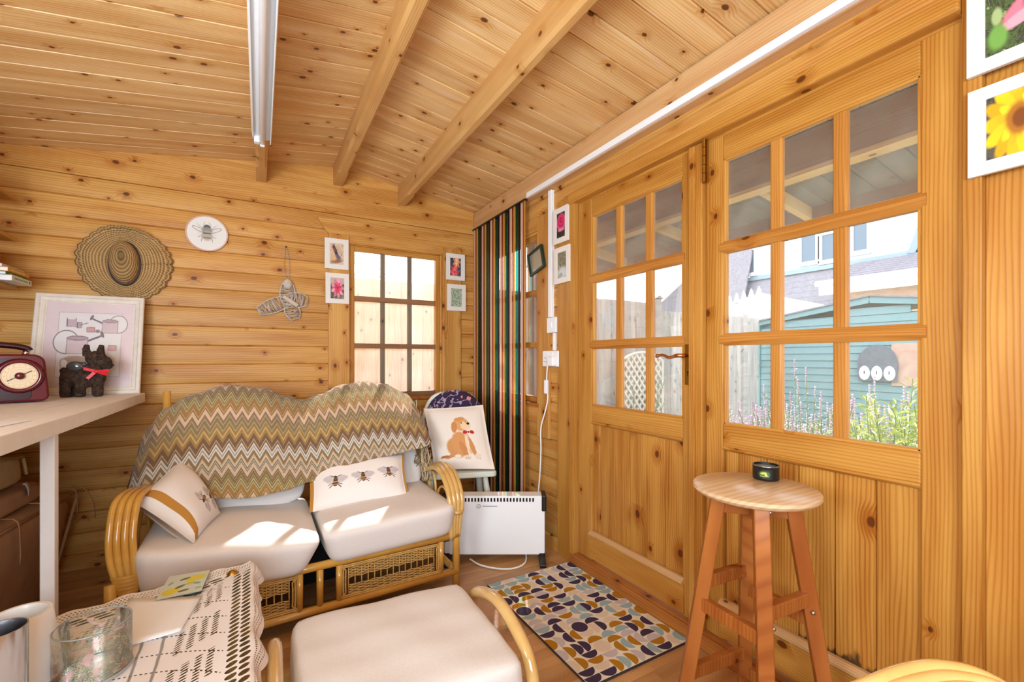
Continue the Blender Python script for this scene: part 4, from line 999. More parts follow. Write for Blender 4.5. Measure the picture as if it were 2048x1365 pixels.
def lacemat(alt=False):
    m, nt, b = newmat('lace'); out = nt.nodes['Material Output']
    tc = N(nt, 'ShaderNodeTexCoord'); sp = N(nt, 'ShaderNodeSeparateXYZ'); nt.links.new(tc.outputs['UV'], sp.inputs[0])
    nw = N(nt, 'ShaderNodeTexNoise'); nw.inputs['Scale'].default_value = 22; nt.links.new(tc.outputs['UV'], nw.inputs['Vector']); nws = N(nt, 'ShaderNodeSeparateColor'); nt.links.new(nw.outputs['Color'], nws.inputs[0])
    u = mth(nt, 'ADD', sp.outputs[0], mth(nt, 'MULTIPLY', nws.outputs[0], .007)); v = mth(nt, 'ADD', sp.outputs[1], mth(nt, 'MULTIPLY', mth(nt, 'SUBTRACT', nws.outputs[1], .5), .006))
    def holes(pu, pv, ru, rv, stag=.5, off=0):
        b_ = mth(nt, 'DIVIDE', v, pv); row = mth(nt, 'FLOOR', b_)
        a = mth(nt, 'ADD', mth(nt, 'DIVIDE', u, pu), mth(nt, 'MULTIPLY', row, stag))
        da = mth(nt, 'DIVIDE', mth(nt, 'SUBTRACT', mth(nt, 'FRACT', a), .5), ru); db = mth(nt, 'DIVIDE', mth(nt, 'SUBTRACT', mth(nt, 'FRACT', b_), .5), rv)
        return mth(nt, 'LESS_THAN', mth(nt, 'ADD', mth(nt, 'POWER', mth(nt, 'ABSOLUTE', da), 2), mth(nt, 'POWER', mth(nt, 'ABSOLUTE', db), 2)), 1)
    def band(x, a, b_): return mth(nt, 'MULTIPLY', mth(nt, 'GREATER_THAN', x, a), mth(nt, 'LESS_THAN', x, b_))
    nz = noise(nt, comb(nt, u, v, 0), 16, 2); vv = mth(nt, 'ADD', v, mth(nt, 'MULTIPLY', mth(nt, 'SUBTRACT', nz, .5), .01))
    h = mth(nt, 'MULTIPLY', holes(.0075, .0075, .26, .26), band(vv, .006, .036))
    h = mth(nt, 'ADD', h, mth(nt, 'MULTIPLY', holes(*((.021, .021, .36, .45, .5) if alt else (.042, .0145, .42, .38, .5))), band(v, .042, .084)))
    wv = mth(nt, 'MULTIPLY_ADD', mth(nt, 'SINE', mth(nt, 'MULTIPLY', u, 34)), .5, .5)
    h = mth(nt, 'ADD', h, mth(nt, 'MULTIPLY', mth(nt, 'MULTIPLY', holes(*((.012, .020, .27, .31) if alt else (.013, .0095, .36, .30))), band(v, .098, .180)), mth(nt, 'GREATER_THAN', wv, .3)))
    h = mth(nt, 'ADD', h, mth(nt, 'MULTIPLY', holes(.0070, .036, .34, .085, 0), band(v, .195, .50)))
    dg = mth(nt, 'FRACT', mth(nt, 'DIVIDE', mth(nt, 'ADD', sp.outputs[0], mth(nt, 'MULTIPLY', sp.outputs[1], 1.6)), .085)); dl = mth(nt, 'LESS_THAN', mth(nt, 'ABSOLUTE', mth(nt, 'SUBTRACT', dg, .5)), .03)
    dd = mth(nt, 'GREATER_THAN', mth(nt, 'SINE', mth(nt, 'MULTIPLY', sp.outputs[1], 2*PI/.008)), 0)
    h = mth(nt, 'ADD', h, mth(nt, 'MULTIPLY', mth(nt, 'MULTIPLY', dl, dd), band(v, .09, .50)), clamp=True)
    tr = N(nt, 'ShaderNodeBsdfTransparent'); ms = N(nt, 'ShaderNodeMixShader')
    nt.links.new(h, ms.inputs[0]); nt.links.new(b.outputs[0], ms.inputs[1]); nt.links.new(tr.outputs[0], ms.inputs[2]); nt.links.new(ms.outputs[0], out.inputs[0])
    b.inputs['Base Color'].default_value = lin((240, 234, 234)); b.inputs['Roughness'].default_value = .9; b.inputs['Specular IOR Level'].default_value = .1
    th = mth(nt, 'MULTIPLY', mth(nt, 'SINE', mth(nt, 'MULTIPLY', u, 2500)), mth(nt, 'SINE', mth(nt, 'MULTIPLY', v, 2500)))
    bump(nt, b, th, .3, .001); return m
M['lace'] = lacemat(); M['lace2'] = lacemat(True)
lc = thing('lace_tablecloth', 'white crocheted lace tablecloth with a scalloped border on the glass table', 'tablecloth', (-.3, 1.15, TZ))
# back edge runs P0->P1, right edge P1->P2 (hangs over the side)
P0 = Vector((-.84, 1.385, 0)); P1 = Vector((-.024, 1.610, 0)); P2 = Vector((-.012, .72, 0))
eb = (P1-P0).normalized(); er = (P2-P1).normalized(); inb = Vector((eb.y, -eb.x, 0))
if inb.y > 0: inb = -inb
inr = Vector((-1, 0, 0))
def scal(s, p=.105, a=.013): return a*abs(math.sin(PI*s/p))**.6
mb = MB(); L1 = (P1-P0).length; L2 = (P2-P1).length
Cn = Vector((-.40, 1.02, 0))
# mitred: the back part and the right part meet on the line P1 -> inner point
dep = .52
def backf(i, j):
    s = i*L1; d = j*dep; sc0 = scal(s+.02)*(1-min(1, d/.03)); 
    base = P0+eb*s; t = j
    # shrink towards the mitre
    k = s/L1; m_in = P1+(inb+inr).normalized()*0
    shift = max(0, d-.04)*1.25
    lim = L1-shift
    s2 = min(s, 1e9)*(lim/L1) if True else s
    p = P0+eb*(s2)+inb*d-inb*sc0
    ruf = .004*math.sin(s*60)*(1-min(1, d/.05))
    return (p.x, p.y, TZ+.004+max(0, ruf)+.0015*math.sin(s*14+d*9))
def rightf(i, j):
    s = i*L2; d = j*dep; k = 1-i
    mitre = max(0, d-.035)*1.313
    s2 = mitre+(L2-mitre)*i
    p = P1+er*s2+inr*d
    hang = 0
    z = TZ+.004+.0015*math.sin(s*17)
    x = p.x; y = p.y
    if d < .035:      # border hangs over the glass edge
        q = (.035-d); sc0 = scal(s+.01)*(1-min(1, d/.012)); x = P1.x+er.x*s2+.010+.004*math.sin(s*30); z = TZ+.003-(q+sc0)*.9
        x += .35*(q+sc0)+.005*math.sin(s*45)
    else:
        x = P1.x+er.x*s2+.008-(d-.035)*1.089; z += .0012
    return (x, y, z)
def addsheet(f, L, nu, nv, uoff):
    k0 = len(mb.f); mb.grid(lambda a, b_: f(a, b_**1.6), nu, nv)
    for fi in range(k0, len(mb.f)):
        mb.uv[fi] = [(uoff+u*L, (v**1.6)*dep) for (u, v) in mb.uv[fi]]
addsheet(backf, L1, 150, 26, 0)
mb.build('lace', 'lace', lc, smooth=True)
mb = MB(); addsheet(rightf, L2, 150, 26, 3.3); mb.build('lace', 'lace2', lc, smooth=True)
# ------------------------------------------------------------------ things on the table
TT = TZ+.0075
cp = thing('white_beaker', 'tapered white ceramic beaker with a wooden base on the lace cloth', 'cup', (-.405, 1.195, TT))
M['ceram'] = plain('white_ceramic', (236, 236, 238), .3, coat=.3)
c0 = Vector((-.400, 1.208, TT))
MB().lathe([(.001, .014), (.0575, .014), (.0580, .02), (.0545, .06), (.048, .115), (.0445, .142), (.0435, .1445), (.0375, .1445), (.036, .142), (.038, .10), (.042, .045), (.001, .045)], 48, c0).build('body', 'ceram', cp, auto=True)
M['basewood'] = pine('beaker_wood', (206, 142, 72), (160, 96, 40), KD, 0, .4, 0, 0)
MB().lathe([(.001, 0), (.055, 0), (.0575, .003), (.0575, .0145), (.001, .0145)], 48, c0).build('base', 'basewood', cp, auto=True)
tb = thing('steel_tumbler', 'brushed steel tumbler with a dark inside, in front of the white beaker', 'cup', (-.375, 1.061, TT))
c0 = Vector((-.375, 1.061, TT))
MB().lathe([(.001, 0), (.030, 0), (.032, .003), (.0325, .183), (.0325, .1855), (.0305, .1855), (.0295, .178), (.029, .006), (.001, .006)], 40, c0).build('body', 'steel', tb, auto=True)
M['coffee'] = plain('dark_liquid', (20, 14, 12), .1)
MB().lathe([(.001, .12), (.0292, .12)], 32, c0).build('drink', 'coffee', tb)
bw = thing('glass_candle_bowl', 'clear glass bowl decorated with pink and green glitter flowers', 'bowl', (-.295, 1.205, TT))
c0 = Vector((-.293, 1.198, TT))
M['clear'] = plain('clear_glass', (250, 252, 252), .02, 0, .5, trans=1)
def glitter():
    m, nt, b = newmat('glitter_decoration'); out = nt.nodes['Material Output']
    tc = N(nt, 'ShaderNodeTexCoord'); n1 = noise(nt, tc.outputs['Object'], 55, 2, .5); n2 = noise(nt, tc.outputs['Object'], 420, 3, .8); n3 = noise(nt, tc.outputs['Object'], 62, 1)
    col = mix(nt, smooth(nt, n3, .58, .62), mix(nt, smooth(nt, n1, .45, .55), lin((190, 198, 184)), lin((222, 212, 178))), lin((244, 200, 194)))
    nt.links.new(col, b.inputs['Base Color']); b.inputs['Roughness'].default_value = .25; b.inputs['Metallic'].default_value = .3
    sp = N(nt, 'ShaderNodeSeparateXYZ'); nt.links.new(tc.outputs['Object'], sp.inputs[0])
    hgt = smooth(nt, sp.outputs[2], .03, -.012)
    f = mth(nt, 'MULTIPLY', smooth(nt, mth(nt, 'ADD', n2, mth(nt, 'MULTIPLY', n3, .4)), .60, .80), mth(nt, 'MULTIPLY_ADD', hgt, .75, .25))
    f2 = mth(nt, 'MAXIMUM', f, mth(nt, 'MULTIPLY', smooth(nt, n3, .60, .64), .6))
    tr = N(nt, 'ShaderNodeBsdfTransparent'); ms = N(nt, 'ShaderNodeMixShader'); nt.links.new(f2, ms.inputs[0]); nt.links.new(tr.outputs[0], ms.inputs[1]); nt.links.new(b.outputs[0], ms.inputs[2]); nt.links.new(ms.outputs[0], out.inputs[0])
    return m
M['glitter'] = glitter()
M['bowlglass'] = glassmat('bowl_glass', .02, (.95, .97, .96, 1), 1.0)
MB().lathe([(.0605, .004), (.0605, .05), (.0605, .0995)], 56, c0).build('glass', 'bowlglass', bw, auto=True)
MB().lathe([(.0598, .004), (.0598, .03), (.0598, .06), (.0598, .09)], 56, c0).build('glitter', 'glitter', bw, smooth=True)
M['rimglass'] = plain('glass_rim', (150, 152, 148), .1, 0, .8)
MB().tube([(c0.x+.059*math.cos(2*PI*i/48), c0.y+.059*math.sin(2*PI*i/48), c0.z+.1) for i in range(48)], .0016, 6, closed=True).build('rim', 'rimglass', bw, smooth=True)
MB().lathe([(.001, .006), (.05, .006), (.0595, .006)], 48, c0).build('base', 'bowlglass', bw)
MB().tube([(c0.x+.0590*math.cos(2*PI*i/48), c0.y+.0590*math.sin(2*PI*i/48), c0.z+.0035) for i in range(48)], .0034, 8, closed=True).build('foot_ring', 'rimglass', bw, smooth=True)
M['paper'] = plain('white_paper', (240, 238, 240), .8)
mb = MB(); A_, B_, C_, D_ = (-.272, 1.262), (-.160, 1.268), (-.135, 1.432), (-.298, 1.500)
mb.grid(lambda u, v: tuple([(A_[i]*(1-u)+B_[i]*u)*(1-v)+(D_[i]*(1-u)+C_[i]*u)*v for i in (0, 1)]+[TT+.002+.006*v*(1-u)+.003*u*(1-v)]), 8, 8)
o = mb.build('paper_napkin', 'paper', None, smooth=True, solid=.0016); tag(o, 'folded white paper napkin lying behind the glass bowl', 'paper')
M['tile'] = paint('lemon_tile', (206, 216, 208), [('e', .25, .25, .20, .15, 10, (220, 206, 70)), ('e', .72, .72, .24, .14, 5, (224, 210, 70)), ('e', .62, .50, .12, .07, 0, (200, 200, 90)), ('e', .42, .42, .12, .05, 30, (88, 104, 60)), ('e', .45, .75, .13, .045, 20, (96, 110, 66)), ('e', .80, .45, .10, .05, -20, (140, 170, 140)), ('e', .55, .20, .13, .045, 10, (90, 100, 60)), ('e', .15, .62, .08, .05, 60, (150, 180, 150)), ('e', .88, .2, .08, .05, 0, (156, 190, 160))], .12, .6)
cs = thing('lemon_coaster', 'glass coaster printed with yellow lemons and leaves', 'coaster', (-.185, 1.52, TT))
A_, B_, C_, D_ = (-.235, 1.452), (-.137, 1.452), (-.128, 1.582), (-.226, 1.592)
mb = MB(); z = TT+.008; mb.quad((*A_, z+.0005), (*B_, z+.0005), (*C_, z+.0005), (*D_, z+.0005)); mb.build('print', 'tile', cs)
MB().prism([A_, B_, C_, D_], 2, TT+.001, z).build('glass', 'bowlglass' if False else 'tableglass', cs, bevel=.001)
PA2 = lambda u, n, z: (u, YA-.0225-n, z)
# ------------------------------------------------------------------ white desk along the left wall
dk = thing('white_desk', 'white painted wooden desk along the left wall on square legs', 'desk', (-.87, 1.9, 0))
DT = .910
bw_ = (-.535+1.185)/5
for k in range(5): MB().box(-1.185+bw_*k+.0012, .35, DT-.022, -1.185+bw_*(k+1)-.0012, 2.938, DT).build('top_board', 'desktop' if 'desktop' in M else 'whitewood', dk, bevel=.002)
MB().box(-.535, .35, DT-.046, -.517, 2.938, DT+.001).build('front_rail', 'whitewood', dk, bevel=.003)
MB().box(-1.185, 2.92, DT-.046, -.536, 2.936, DT-.0225).build('end_rail', 'whitewood', dk, bevel=.003)
for x, y in ((-.556, 1.865), (-.556, .5), (-1.15, 2.9), (-1.15, .5)):
    MB().box(x-.0165, y-.0165, 0, x+.0165, y+.0165, DT-.0225).build('leg', 'whitewood', dk, bevel=.003)
mb = MB(); mb.add([(-.72, 1.55, DT+.002), (-.60, 1.60, DT+.002), (-.57, 1.78, DT+.002), (-.70, 1.83, DT+.002)], [(0, 1, 2, 3)])
o = mb.build('paper_sheet', 'paper', None, solid=.002); tag(o, 'white paper sheet lying on the near part of the white desk', 'paper')
# radio
rd = thing('retro_radio', 'dark red retro radio with a cream round dial and carrying handle', 'radio', (-.95, 2.52, DT))
M['maroon'] = plain('maroon_lacquer', (92, 14, 28), .22, coat=.25)
M['maroon2'] = plain('dark_maroon', (48, 8, 16), .25)
RR = Matrix.Translation((-.958, 2.53, DT)) @ Matrix.Rotation(math.radians(20), 4, 'Z') @ Matrix.Scale(1.12, 4)
def RB(mb, name, mat, parent=rd, **k): mb.xf(RR); return mb.build(name, mat, parent, **k)
def rrect(w, h0, h1, r, n=6, taper=0):
    pts = []
    for cx, cz, a0 in ((w/2-r, h0+r, -90), (w/2-r-taper, h1-r*1.5, 0), (-w/2+r+taper, h1-r*1.5, 90), (-w/2+r, h0+r, 180)):
        rr = r if cz < (h0+h1)/2 else r*1.5
        cx2 = cx if rr == r else (cx-(rr-r)*(1 if cx > 0 else -1))
        for k in range(n+1):
            a = math.radians(a0+90*k/n); pts.append((cx2+rr*math.cos(a), cz+rr*math.sin(a)))
    return pts
RB(MB().prism(rrect(.345, .004, .175, .022, taper=.010), 1, -.055, .055), 'body', 'maroon', bevel=.008, auto=True)
RB(MB().prism([(x*.86-.02, .012+(z-.004)*.86) for x, z in rrect(.345, .004, .175, .02, taper=.01)], 1, -.0575, -.0545), 'front_panel', 'maroon2', bevel=.001)
Rf = RX(PI/2); dc = Vector((.098, -.058, .098))
dr_ = RB(MB().lathe([(.046, 0), (.060, 0), (.062, .004), (.056, .012), (.050, .014), (.046, .008)], 40, dc, Rf), 'dial_ring', 'maroon', smooth=True)
M['dial'] = paint('dial_print', (222, 196, 160), [('e', .5, .5, .47, .47, 0, (196, 160, 120), .02), ('e', .5, .5, .455, .455, 0, (226, 202, 168), .02), ('e', .5, .5, .34, .34, 0, (202, 164, 122), .02), ('e', .5, .5, .33, .33, 0, (226, 202, 168), .02), ('e', .5, .5, .25, .25, 0, (206, 170, 130), .02), ('e', .5, .5, .24, .24, 0, (226, 202, 168), .02)]+[('b', .5+.40*math.cos(a), .5+.40*math.sin(a), .006, .02, math.degrees(a)-90, (110, 80, 60), .04) for a in [2*PI*i/16 for i in range(16)]], .4)
mb = MB(); mb.grid(lambda u, v: (dc.x+.046*v*math.cos(2*PI*u), dc.y-.0065, dc.z+.046*v*math.sin(2*PI*u)), 40, 4)
for fi in list(mb.uv): 
    mb.uv[fi] = [(.5+.5*v*math.cos(2*PI*u), .5+.5*v*math.sin(2*PI*u)) for u, v in mb.uv[fi]]
RB(mb, 'dial', 'dial', dr_)
RB(MB().lathe([(.001, .022), (.010, .021), (.0125, .017), (.0125, .006), (.001, .006)], 24, dc, Rf), 'knob', 'maroon', dr_, smooth=True)
RB(MB().bar(dc+Vector((-.030, -.0085, -.018)), dc+Vector((.030, -.0085, .018)), .0025, .001, (0, 1, 0)), 'needle', 'maroon2', dr_)
RB(MB().tube(smoothpath([(-.15, 0, .165), (-.15, 0, .192), (-.10, 0, .205), (0, 0, .212), (.085, 0, .205), (.118, 0, .196), (.124, 0, .188)], 5), .014, 10, flat=.8), 'handle', 'maroon2', smooth=True)
RB(MB().tube([(.112, 0, .170), (.118, 0, .190)], .009, 12).tube([(-.15, 0, .165), (-.15, 0, .190)], .009, 12), 'handle_socket', 'steel', smooth=True)
# framed print of watering cans
fp = thing('framed_print', 'distressed white frame with a pink print of watering cans, leaning on the desk', 'picture', (-.745, 2.95, DT))
FW, FH = .414, .512
cx0 = -.741; lean = math.radians(12.5)
FR = Matrix.Translation((cx0, 2.905, DT+.002)) @ Matrix.Rotation(-lean, 4, 'X')
def FB(mb, name, mat, parent=fp, **k): mb.xf(FR); return mb.build(name, mat, parent, **k)
M['distress'] = plain('distressed_white_paint', (232, 222, 212), .6, nz=.9, nscale=30, col2=(214, 200, 186), bmp=.2)
prof = [(0, .004), (.004, 0), (.016, 0), (.020, .006), (.034, .010), (.038, .014), (.042, .014), (.042, .020), (0, .020)]   # (inwards, depth)
def mitre(w, h, prof, z0=0):
    mb = MB(); cs_ = [(-w/2, z0), (w/2, z0), (w/2, z0+h), (-w/2, z0+h)]; dirs_ = [(1, 1), (-1, 1), (-1, -1), (1, -1)]
    out = []
    for i in range(4):
        j = (i+1) % 4; m2 = MB(); a = [(cs_[i][0]+dirs_[i][0]*p, d, cs_[i][1]+dirs_[i][1]*p) for p, d in prof]; b_ = [(cs_[j][0]+dirs_[j][0]*p, d, cs_[j][1]+dirs_[j][1]*p) for p, d in prof]
        n = len(prof); m2.add(a+b_, [(k, (k+1) % n, n+(k+1) % n, n+k) for k in range(n)]+[tuple(range(n)), tuple(range(n, 2*n))[::-1]]); out.append(m2)
    return out
for m2 in mitre(FW, FH, prof): FB(m2, 'frame_rail', 'distress')
g = (124, 112, 120); pk = (216, 190, 192); bg = (232, 222, 220)
wc = [('b', .5, .5, .362, .385, 0, (176, 150, 154), .01), ('b', .5, .5, .357, .381, 0, bg, .01),
 ('e', .60, .625, .0, .0, 0, g)]
wc = wc[:2]
def wcan(x, y, s, flip=1):
    return [('e', x+.13*s*flip, y+.03*s, .15*s, .15*s, 0, g, .04), ('e', x+.13*s*flip, y+.03*s, .138*s, .138*s, 0, bg, .04),
            ('b', x-.16*s*flip, y+.06*s, .14*s, .012*s, -24*flip, g, .2), ('e', x-.29*s*flip, y+.13*s, .02*s, .045*s, -24*flip, g, .2),
            ('b', x, y-.02*s, .125*s, .10*s, 0, g, .06), ('b', x, y-.02*s, .118*s, .093*s, 0, pk, .06), ('e', x, y+.08*s, .125*s, .03*s, 0, g, .1), ('e', x, y+.08*s, .115*s, .02*s, 0, (190, 160, 166), .1)]
wc += wcan(.72, .73, .75)
wc += [('b', .28, .765, .055, .055, 0, g, .08), ('b', .285, .76, .046, .045, 0, (200, 178, 184), .08), ('e', .28, .815, .05, .018, 0, bg, .1), ('b', .37, .73, .03, .035, 0, g, .1), ('b', .375, .73, .022, .028, 0, (196, 170, 176), .1), ('b', .42, .745, .05, .004, 18, g, .3)]
wc += [('b', .50, .68, .048, .032, 0, g, .1), ('b', .50, .68, .042, .026, 0, (214, 160, 158), .1), ('e', .58, .665, .03, .02, 0, (150, 130, 134), .2)]
wc += wcan(.36, .50, .95, -1)
wc += [('e', .36, .32, .14, .05, 0, (180, 150, 130), .2), ('e', .24, .26, .05, .08, 20, (170, 140, 124), .2), ('e', .24, .26, .038, .066, 20, bg, .2), ('b', .76, .46, .05, .035, 0, g, .1), ('b', .76, .46, .044, .03, 0, (216, 168, 164), .1), ('e', .70, .30, .10, .07, 0, (190, 166, 160), .3, .7)]
M['wprint'] = paint('watering_can_print', (228, 206, 208), wc, .5, .3)
i_ = .041; mb = MB(); mb.quad((-FW/2+i_, .016, i_), (FW/2-i_, .016, i_), (FW/2-i_, .016, FH-i_), (-FW/2+i_, .016, FH-i_)); FB(mb, 'print', 'wprint')
mb = MB(); mb.box(-FW/2+i_, .0135, i_, FW/2-i_, .0145, FH-i_); FB(mb, 'pane', 'glass')
FB(MB().box(-FW/2+.01, .0205, .01, FW/2-.01, .024, FH-.01), 'backboard', 'dark')
# scottie dog
dg = thing('wicker_dog', 'small dark brown woven scottie dog ornament with a red ribbon collar', 'ornament', (-.71, 2.79, DT))
DM = Matrix.Translation((-.708, 2.79, DT+.0005)) @ Matrix.Rotation(math.radians(-8), 4, 'Z')
def DB(mb, name, mat, parent=dg, **k): mb.xf(DM); return mb.build(name, mat, parent, **k)
def furm():
    m, nt, b = newmat('brown_straw_fur'); tc = N(nt, 'ShaderNodeTexCoord')
    n1 = noise(nt, tc.outputs['Object'], 60, 4, .7); n2 = noise(nt, tc.outputs['Object'], 420, 3, .7)
    nt.links.new(mix(nt, smooth(nt, mth(nt, 'ADD', mth(nt, 'MULTIPLY', n1, .5), mth(nt, 'MULTIPLY', n2, .5)), .42, .62), lin((34, 22, 16)), lin((104, 74, 54))), b.inputs['Base Color'])
    b.inputs['Roughness'].default_value = .9; bump(nt, b, n2, 1, .006); return m
M['fur'] = furm()
mb = MB()
mb.ell((-.012, 0, .085), (.072, .040, .044), 14).ell((-.055, 0, .088), (.038, .038, .044), 12).ell((.038, 0, .090), (.036, .036, .042), 12)
for x, y, r in ((-.066, -.018, .021), (-.062, .020, .020), (-.004, -.024, .0), (.052, -.016, .020), (.030, .022, .018), (-.012, -.02, .021)):
    if r: mb.tube([(x, y, .09), (x, y, .05), (x, y, .012), (x, y, .001)], [r, r*.95, r*.95, r*.85], 12)
mb.tube(smoothpath([(.030, 0, .10), (.038, 0, .14), (.044, -.004, .175)], 4), [.036]*9, 12) if False else mb.ell((.034, -.002, .135), (.030, .028, .035), 10)
RH = RY(math.radians(12)); mb.ell((.040, -.006, .178), (.040, .032, .036), 14).ell((.075, -.010, .158), (.026, .024, .030), 12, RH).ell((.090, -.012, .146), (.014, .016, .018), 10)
for x, y in ((.008, -.012), (.052, .012)): mb.tube([(x, y, .19), (x-.002, y, .222), (x+.002, y, .243)], [.015, .014, .009], 10)
mb.ell((-.080, .0, .118), (.015, .014, .020), 8)
o = dbody = DB(mb, 'body', 'fur', smooth=True)
q = o.modifiers.new('fuse', 'REMESH'); q.mode = 'VOXEL'; q.voxel_size = .0035; q.use_smooth_shade = True
tx = bpy.data.textures.new('fur_noise', 'CLOUDS'); tx.noise_scale = .006
q = o.modifiers.new('ruffle', 'DISPLACE'); q.texture = tx; q.strength = .005; q.mid_level = .5
M['red'] = plain('red_ribbon', (214, 32, 44), .45)
col_ = DB(MB().tube(smoothpath([(.006, -.030, .135), (.03, -.040, .123), (.060, -.036, .116), (.075, -.02, .115), (.07, .02, .12), (.03, .032, .13), (.0, .02, .138), (-.004, -.01, .139)], 5, True), .0065, 8, closed=True, flat=.3), 'collar', 'red', smooth=True)
mb = MB()
for a, b_ in (((.052, -.042, .118), (.026, -.052, .085)), ((.055, -.042, .118), (.098, -.052, .104)), ((.053, -.042, .119), (.012, -.050, .132)), ((.056, -.043, .118), (.105, -.050, .121))):
    mb.bar(a, b_, .013, .0012, (0, 1, .1))
mb.ell((.054, -.044, .118), (.008, .005, .007), 8)
DB(mb, 'bow', 'red', col_)
DB(MB().ell((.065, -.040, .178), (.006, .004, .006), 8).ell((.104, -.012, .146), (.006, .007, .006), 8), 'eye', 'black', dbody, smooth=True)
M['smoke'] = plain('smoky_glass', (70, 72, 74), .06, 0, .8, coat=.5)
DB(MB().ell((-.034, -.008, .142), (.034, .022, .026), 14).tube([(-.006, -.006, .15), (.004, -.004, .156)], [.014, .009], 10), 'glass_bauble', 'smoke', smooth=True)
# ------------------------------------------------------------------ shelves and books at the left edge
for k, (z, x1, lb) in enumerate(((1.428, -.99, 'lowest pine wall shelf at the left edge, carrying books'), (1.655, -.99, 'middle pine wall shelf at the left edge, above the books'), (1.845, -.99, 'topmost pine wall shelf at the left edge'))):
    s = thing('wall_shelf', lb, 'shelf', (-1.09, 2.45, z), 'pine wall shelves')
    MB().box(XL+.004, 1.9, z-.019, x1, 2.955, z-.001).build('board', 'door_y', s, bevel=.002)
    MB().box(XL+.004, 2.05, z-.10, XL+.02, 2.08, z-.0195).box(XL+.02, 2.05, z-.035, -1.03, 2.08, z-.0195).build('bracket', 'white', s)
bk = [(-.935, .024, (214, 212, 200), 'pale green and white paperback lying lowest on the lower shelf', 'bottom', (120, 150, 90)), (-.95, .013, (96, 118, 44), 'green book lying second in the pile on the lower shelf', '', (200, 210, 170)), (-.94, .018, (206, 150, 60), 'mustard yellow book lying third in the pile on the lower shelf', '', (230, 200, 130)), (-.955, .012, (206, 190, 176), 'thin cream book lying on top of the pile on the lower shelf', '', (190, 170, 150))]
z = 1.4285
for k, (x1, th, col, lb, _, c2) in enumerate(bk):
    b_ = thing('book', lb, 'book', (-1.03, 2.86, z), 'books on the lower shelf')
    y0, y1 = 2.745-.01*k, 2.935-.004*k
    cm = plain('book_cover', col, .5)
    m2 = MB().box(-1.15, y0, z, x1, y1, z+.0015).box(-1.15, y0, z+th-.0016, x1, y1, z+th-.0001).box(x1-.0016, y0, z+.0015, x1, y1, z+th-.0016)
    m2.build('cover', cm, b_)
    MB().box(-1.147, y0+.003, z+.0016, x1-.002, y1-.003, z+th-.0017).build('pages', 'paper', b_)
    sp_ = paint('spine_print', col, [('b', .45, .5, .34, .16, 0, c2, .1), ('b', .3, .5, .01, .2, 0, col, .1), ('b', .42, .5, .01, .2, 0, col, .1), ('b', .55, .5, .01, .2, 0, col, .1), ('b', .66, .5, .01, .2, 0, col, .1)]+([('e', .90, .55, .03, .28, 0, (40, 30, 30), .1)] if k == 0 else []), .5)
    MB().quad((x1+.0004, y0+.002, z+.001), (x1+.0004, y1-.002, z+.001), (x1+.0004, y1-.002, z+th-.001), (x1+.0004, y0+.002, z+th-.001)).build('spine', sp_, b_)
    z += th
b_ = thing('book', 'upright cream book standing on the pile at the left edge', 'book', (-1.02, 2.6, z), 'books on the lower shelf')
MB().box(-1.15, 2.80, z, -1.005, 2.832, z+.10).build('cover', plain('book_cover', (214, 206, 176), .6), b_, bevel=.002)
MB().box(-1.148, 2.803, z+.100, -1.008, 2.829, z+.1008).build('pages', 'paper', b_)
# ------------------------------------------------------------------ wall decorations
def fprint(label, P, u0, u1, z0, z1, mat, wall, tilt=0, grp='flower prints in white frames', nm='flower_print'):
    t = thing(nm, label, 'picture', P((u0+u1)/2, .01, (z0+z1)/2), grp)
    w_, h_ = abs(u1-u0), z1-z0; cu, cz = (u0+u1)/2, (z0+z1)/2; T = math.radians(tilt)
    s = 1 if wall == 'A' else -1   # picture right in wall coordinate
    def W(a, n, b_):
        a2 = a*math.cos(T)-b_*math.sin(T); b2 = a*math.sin(T)+b_*math.cos(T); return P(cu+s*a2, n, cz+b2)
    m = .0305*w_/.145
    for (a0, b0, a1, b1) in ((-w_/2, -h_/2, w_/2, -h_/2+m), (-w_/2, h_/2-m, w_/2, h_/2), (-w_/2, -h_/2+m, -w_/2+m, h_/2-m), (w_/2-m, -h_/2+m, w_/2, h_/2-m)):
        v = [W(a, n, b_) for n in (.002, .0125) for a, b_ in ((a0, b0), (a1, b0), (a1, b1), (a0, b1))]
        MB().add(v, [(0, 1, 2, 3), (4, 5, 6, 7), (0, 1, 5, 4), (1, 2, 6, 5), (2, 3, 7, 6), (3, 0, 4, 7)]).build('mount', 'card', t)
    a, b_ = w_/2-m, h_/2-m
    MB().quad(W(-a, .0085, -b_), W(a, .0085, -b_), W(a, .0085, b_), W(-a, .0085, b_)).build('photo', mat, t)
    return t
def flowerpetals(cx, cy, r, c1, c2, n=9, core=(230, 170, 60)):
    L = []
    for ring, (rr, cc) in enumerate(((r, c1), (r*.62, c2))):
        for i in range(n):
            a = 2*PI*i/n+ring*.3; L.append(('e', cx+rr*.6*math.cos(a), cy+rr*.6*math.sin(a), rr*.45, rr*.2, math.degrees(a), tuple(min(255, int(x*(1+.10*((i*7) % 3-1)))) for x in cc), .2))
    L.append(('e', cx, cy, r*.16, r*.16, 0, core, .2)); return L
PP = {}
PP['butterfly'] = paint('butterfly_photo', blotch([(150, 120, 100), (226, 200, 176), (214, 170, 130)], 5), [('b', .42, .62, .34, .10, -58, (70, 60, 76), .3), ('b', .34, .70, .10, .06, -58, (150, 80, 60), .3), ('e', .60, .36, .22, .10, -20, (110, 100, 116), .4), ('e', .5, .16, .4, .1, 5, (150, 110, 90), .4), ('e', .30, .30, .16, .14, 0, (226, 180, 130), .4)])
